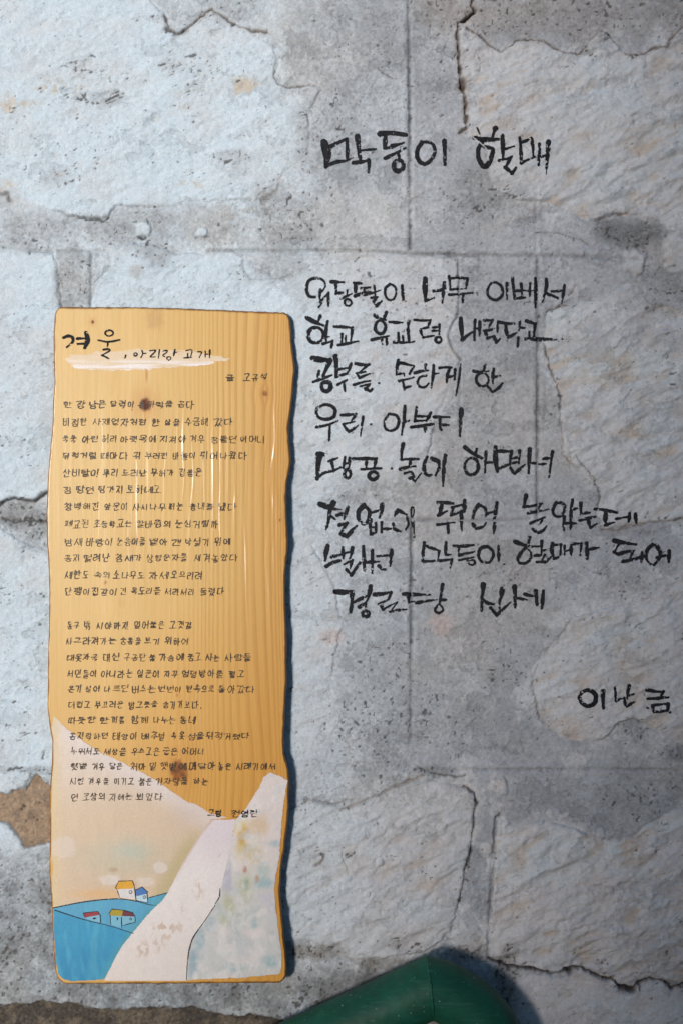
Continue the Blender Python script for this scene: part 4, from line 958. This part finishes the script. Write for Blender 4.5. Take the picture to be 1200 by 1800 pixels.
def compose(y, words, hgt, rad):
    st = []
    for w, x0, x1 in words:
        n = len(w); adv = (x1 - x0 + 2.5) / n
        wd = adv - 2.5 * (1 if n > 1 else .5)
        for i, ch in enumerate(w):
            if ch == ' ': continue
            sc = rh.uniform(.78, 1.08); sx = rh.uniform(.82, 1.05); dy = rh.uniform(-1.1, 1.1); r = rad * rh.uniform(.82, 1.22)
            for s in syllable(ch):
                st.append((r, [(x0 + i * adv + a * wd * sx + (.5 - b) * .9, y + dy + (b - .5) * hgt * sc) for a, b in s]))
    return st

VERSE = """711|한 112 126|장 135 149|남은 157 186|달력이 195 237|손가락을 244 304|꼽다 312 341
742|비정한 111 154|사채업자처럼 164 258|한 267 280|살을 290 317|수금해 325 366|갔다 376 410
772|쑥쑥 111 134|아린 145 173|허리 180 206|아랫목에 212 276|지져야 282 328|겨우 335 359|잠들던 371 416|어머니 423 465
801|뒤척거릴 111 170|때마다 177 225|귀 235 248|부러진 256 295|바늘이 304 345|튀어나왔다 353 434
831|산비탈이 111 174|뿌리 182 208|드러난 216 258|무허가 266 306|집들은 316 355
861|짐 112 126|땅던 134 166|팀가지 174 217|토하네고 224 283
891|창백해진 114 176|앞문이 184 226|사시나무 234 291|떠는 298 322|흉내를 334 375|냈다 384 415
921|폐교된 114 157|초등학교는 165 232|칼바람의 240 302|눈심거릴까 309 384
953|밤새 114 146|바람이 152 199|눈송이를 206 256|뱉아 263 296|갠 302 318|박설기 326 368|위에 377 406
981|꽁지 114 141|떨려난 148 195|참새가 204 250|상형문자를 258 330|새겨놓았다 342 417
1011|세한도 114 159|속의 166 194|소나무도 200 255|자세 262 296|오므리려 301 355
1040|단팽이집같이 115 206|긴 212 223|목도리를 231 282|서리서리 290 343|둘렀다 352 395
1099|동구 119 140|밖 148 160|시야까지 170 228|멀어붙은 236 290|고갯길 298 338
1127|사그라져가는 116 204|숨통을 212 249|트기 255 281|위하여 291 331
1156|대못자국 118 173|대신 182 211|구공탄 219 256|불 263 272|가슴에 280 323|품고 330 354|사는 362 387|사람들 396 442
1185|서민들이 119 170|아니라는 178 235|일꾼이 242 280|자꾸 289 313|엉덩방아를 320 393|찧고 403 429
1211|온기 121 143|실어 151 176|나르던 184 226|버스는 232 273|번번이 279 320|빈속으로 328 378|돌아갔다 384 447
1239|더럽고 121 160|부끄러운 167 217|밥그릇을 227 278|숨기기보다, 287 361
1266|따뜻한 121 168|한 176 190|끼를 196 221|함께 231 261|나누는 270 309|동네 317 344
1294|꼼지락하던 123 191|태양이 199 242|배추밭 249 292|속옷 301 325|섬을 331 358|뒤적거렸다 363 438
1321|누워서도 125 176|세상을 183 223|우스고은 232 280|굽은 287 312|어머니 320 360
1347|햇볕 125 153|겨우 163 183|닿은 193 216|처마 230 256|밑 264 276|햇볕에 282 328|매달아 333 379|놓은 384 406|시래기에서 415 485
1374|시린 124 149|겨우를 156 193|이기고 201 236|붉은 245 269|기자랑을 274 331|하는 341 366
1401|먼 126 138|조상의 146 186|지혜는 193 233|뵈었다 240 287"""
def rows(txt):
    for ln in txt.split('\n'):
        a = ln.split('|'); yield float(a[0]), [(w.split()[0], float(w.split()[1]), float(w.split()[2])) for w in a[1:]]
for y, words in rows(VERSE):
    lines('verse_lettering', compose(y, words, 13, .73), M_pen, .00042, .5, .16, dry=.15)
for y, words in rows("663|글 398 413|고규석 428 470\n1430|그림 366 390|전영란 407 455"):
    lines('credit_lettering', compose(y, words, 13 if y < 1000 else 12, .78), M_pen if y < 1000 else M_ink, .00042, .5, .12, dry=0)

# ------------------------------------------------------------------ green handrail in front of the wall
HP = .030                                 # axis of the pipe stands this far off the wall
def hpos(x, y, h=HP):
    k = S * (D - h) / D
    return Vector(((x - 600) * k, -h, Z0 - (y - 900) * k))
kH = S * (D - HP) / D
RAD = 51.5 * kH

def green_mat():
    m, n, b = new_mat('green_gloss_paint')
    tc = nd(n, 'ShaderNodeTexCoord')
    n1 = nd(n, 'ShaderNodeTexNoise', Scale=26.0, Detail=5.0, Roughness=.65); n.links.new(tc.outputs['Object'], n1.inputs['Vector'])
    r1 = nd(n, 'ShaderNodeValToRGB'); e = r1.color_ramp.elements
    e[0].position = .3; e[0].color = (*srgb(16, 66, 50), 1); e[1].position = .7; e[1].color = (*srgb(28, 92, 70), 1)
    n.links.new(n1.outputs['Fac'], r1.inputs['Fac'])
    vo = nd(n, 'ShaderNodeTexNoise', Scale=520.0, Detail=2.0, Roughness=.5); n.links.new(tc.outputs['Object'], vo.inputs['Vector'])
    r2 = nd(n, 'ShaderNodeValToRGB'); e = r2.color_ramp.elements
    e[0].position = .735; e[0].color = (0, 0, 0, 1); e[1].position = .76; e[1].color = (1, 1, 1, 1)
    n.links.new(vo.outputs['Fac'], r2.inputs['Fac'])
    mx = nd(n, 'ShaderNodeMix', data_type='RGBA'); mx.inputs['B'].default_value = (.5, .5, .42, 1)
    n.links.new(r2.outputs['Color'], mx.inputs['Factor']); n.links.new(r1.outputs['Color'], mx.inputs['A'])
    n.links.new(mx.outputs['Result'], b.inputs['Base Color'])
    b.inputs['Roughness'].default_value = .5; b.inputs['Specular IOR Level'].default_value = .3
    mp = nd(n, 'ShaderNodeMapping'); mp.inputs['Rotation'].default_value = (0, math.radians(-25), 0); mp.inputs['Scale'].default_value = (18, 260, 420)
    n.links.new(tc.outputs['Object'], mp.inputs['Vector'])
    n3 = nd(n, 'ShaderNodeTexNoise', Scale=1.0, Detail=4.0, Roughness=.7); n.links.new(mp.outputs['Vector'], n3.inputs['Vector'])
    r3 = nd(n, 'ShaderNodeMapRange'); r3.inputs['From Min'].default_value = .55; r3.inputs['From Max'].default_value = .85; r3.inputs['To Max'].default_value = .55
    n.links.new(n3.outputs['Fac'], r3.inputs['Value'])
    m2 = nd(n, 'ShaderNodeMix', data_type='RGBA'); m2.inputs['B'].default_value = (*srgb(70, 130, 112), 1)
    n.links.new(r3.outputs['Result'], m2.inputs['Factor']); n.links.new(mx.outputs['Result'], m2.inputs['A'])
    n4 = nd(n, 'ShaderNodeTexNoise', Scale=60.0, Detail=6.0, Roughness=.75); n.links.new(tc.outputs['Object'], n4.inputs['Vector'])
    r4 = nd(n, 'ShaderNodeMapRange'); r4.inputs['From Min'].default_value = .56; r4.inputs['From Max'].default_value = .75; r4.inputs['To Max'].default_value = .5
    n.links.new(n4.outputs['Fac'], r4.inputs['Value'])
    m3 = nd(n, 'ShaderNodeMix', data_type='RGBA'); m3.inputs['B'].default_value = (.035, .045, .035, 1)
    n.links.new(r4.outputs['Result'], m3.inputs['Factor']); n.links.new(m2.outputs['Result'], m3.inputs['A']); n.links.new(m3.outputs['Result'], b.inputs['Base Color'])
    rr = nd(n, 'ShaderNodeMapRange'); rr.inputs['To Min'].default_value = .38; rr.inputs['To Max'].default_value = .68
    n.links.new(n4.outputs['Fac'], rr.inputs['Value']); n.links.new(rr.outputs['Result'], b.inputs['Roughness'])
    n2 = nd(n, 'ShaderNodeTexNoise', Scale=90.0, Detail=4.0); n.links.new(tc.outputs['Object'], n2.inputs['Vector'])
    bp = nd(n, 'ShaderNodeBump', Strength=.5, Distance=.0012); n.links.new(n2.outputs['Fac'], bp.inputs['Height']); n.links.new(bp.outputs['Normal'], b.inputs['Normal'])
    return m
M_green = green_mat()

def tube(name, path, rad, mat, parent, planes=None, seg=40):
    """swept pipe; planes[i] may replace the section plane at a mitre by its (tangent) normal"""
    vs = []; n = len(path); Yax = Vector((0, 1, 0))
    for i, p in enumerate(path):
        t = (path[min(i + 1, n - 1)] - path[max(i - 1, 0)]).normalized()
        side = t.cross(Yax).normalized()
        for k in range(seg):
            a = 2 * math.pi * k / seg
            r = rad[i] if isinstance(rad, list) else rad
            q = p + (side * math.cos(a) + Yax * math.sin(a)) * r
            if planes and i in planes:
                pl = planes[i]; q = q - t * ((q - p).dot(pl) / t.dot(pl))
            vs.append(tuple(q))
    f = [(i * seg + k, i * seg + (k + 1) % seg, (i + 1) * seg + (k + 1) % seg, (i + 1) * seg + k) for i in range(n - 1) for k in range(seg)]
    me = bpy.data.meshes.new(name); me.from_pydata(vs, [], f)
    me.polygons.foreach_set('use_smooth', [True] * len(f)); me.update()
    return link(name, me, mat, parent)

rail = empty('handrail', (hpos(757, 1735).x, -HP, 0), 'dark green painted pipe handrail with a mitred weld and curved bend', 'handrail')
off = rail.location
joint = hpos(755, 1736)
dl = Vector((-.906, 0, -.42)).normalized()             # the sloping arm runs down to the left
a0 = math.radians(13)                                   # heading of the bend at the weld, downward
Rc = 172 * kH
mit = Vector((1, 0, .1)).normalized()                   # the weld plane is close to upright
arm = [joint + dl * d - off for d in (0, .05, .12, .25, .5, .8, 1.05)]
tube('rail_arm', arm, RAD, M_green, rail, {0: mit})
cc = joint + Vector((-math.sin(a0), 0, -math.cos(a0))) * Rc
pts = []
for k in range(29):
    a = a0 + (math.pi / 2 - a0) * k / 28
    pts.append(cc + Vector((math.sin(a), 0, math.cos(a))) * Rc - off)
tube('pipe_bend', pts, RAD, M_green, rail, {0: mit})
end = pts[-1]
tube('post', [end, end + Vector((0, 0, -.1)), Vector((end.x, end.y, 0))], RAD, M_green, rail)
# weld bead round the mitre
bead = []
for k in range(49):
    a = 2 * math.pi * k / 48
    t = Vector((1, 0, -.05)).normalized(); side = t.cross(Vector((0, 1, 0))).normalized()
    q = joint + (side * math.cos(a) * 1.0 + Vector((0, 1, 0)) * math.sin(a)) * (RAD * .995); q = q - t * ((q - joint).dot(mit) / t.dot(mit))
    bead.append(q - off)
def bead_tube(name, path, rad, parent):
    n = len(path) - 1; seg = 8; vs = []
    for i in range(n):
        t = (path[(i + 1) % n] - path[i - 1]).normalized(); u = t.cross(Vector((1, .1, 0))).normalized(); w = t.cross(u)
        for k in range(seg):
            a = 2 * math.pi * k / seg; r = rad * (1 + .25 * math.sin(i * 2.3)); vs.append(tuple(path[i] + (u * math.cos(a) + w * math.sin(a)) * r))
    f = [(i * seg + k, i * seg + (k + 1) % seg, ((i + 1) % n) * seg + (k + 1) % seg, ((i + 1) % n) * seg + k) for i in range(n) for k in range(seg)]
    me = bpy.data.meshes.new(name); me.from_pydata(vs, [], f); me.polygons.foreach_set('use_smooth', [True] * len(f)); me.update()
    return link(name, me, M_green, parent)
bead_tube('weld_seam', bead, .0011, rail)

# ------------------------------------------------------------------ unseen house added behind the camera to shade the right of the wall
M_caster = plain_mat('grey_shade_caster', (.34, .34, .34), (.44, .44, .44), 5)
hx = -0.985; HY = -2.6
caster = empty('shade_caster', (hx, HY, 0), 'plain grey house block added out of view to shade the wall', 'light blocker')
def hpart(name, x0, x1, y0, y1, z0, z1, m):
    return link(name, box_mesh(name, x0 - hx, x1 - hx, y0, y1, z0, z1), m, caster)
hpart('wall', hx, 5.5, -5.0, 0, 0, 2.08, M_caster)
hpart('roof', hx - .04, 5.6, -5.2, .04, 2.082, 2.16, M_conc)
# added sun blocker at the house's end, outline shaped for the wall's shade
lx = [(0, 0), (-.40, 0), (-.36, .70), (-.18, 1.06), (0, 1.5)]
lm = bpy.data.meshes.new('sun_blocker')
lm.from_pydata([(x - .002, -.02, z) for x, z in lx] + [(x - .002, -1.6, z) for x, z in lx], [], [(4,3,2,1,0),(5,6,7,8,9),(0,1,6,5),(1,2,7,6),(2,3,8,7),(3,4,9,8),(4,0,5,9)]); lm.update()
link('sun_blocker', lm, M_caster, caster)

# ------------------------------------------------------------------ ground
M_ground = plain_mat('lane_concrete', (.26, .26, .26), (.36, .36, .355), 9)
gm = bpy.data.meshes.new('ground')
gs = 60
gm.from_pydata([(-gs, -gs, 0), (gs, -gs, 0), (gs, gs, 0), (-gs, gs, 0)], [], [(0, 1, 2, 3)]); gm.update()
g = link('ground', gm, M_ground); g['kind'] = 'structure'
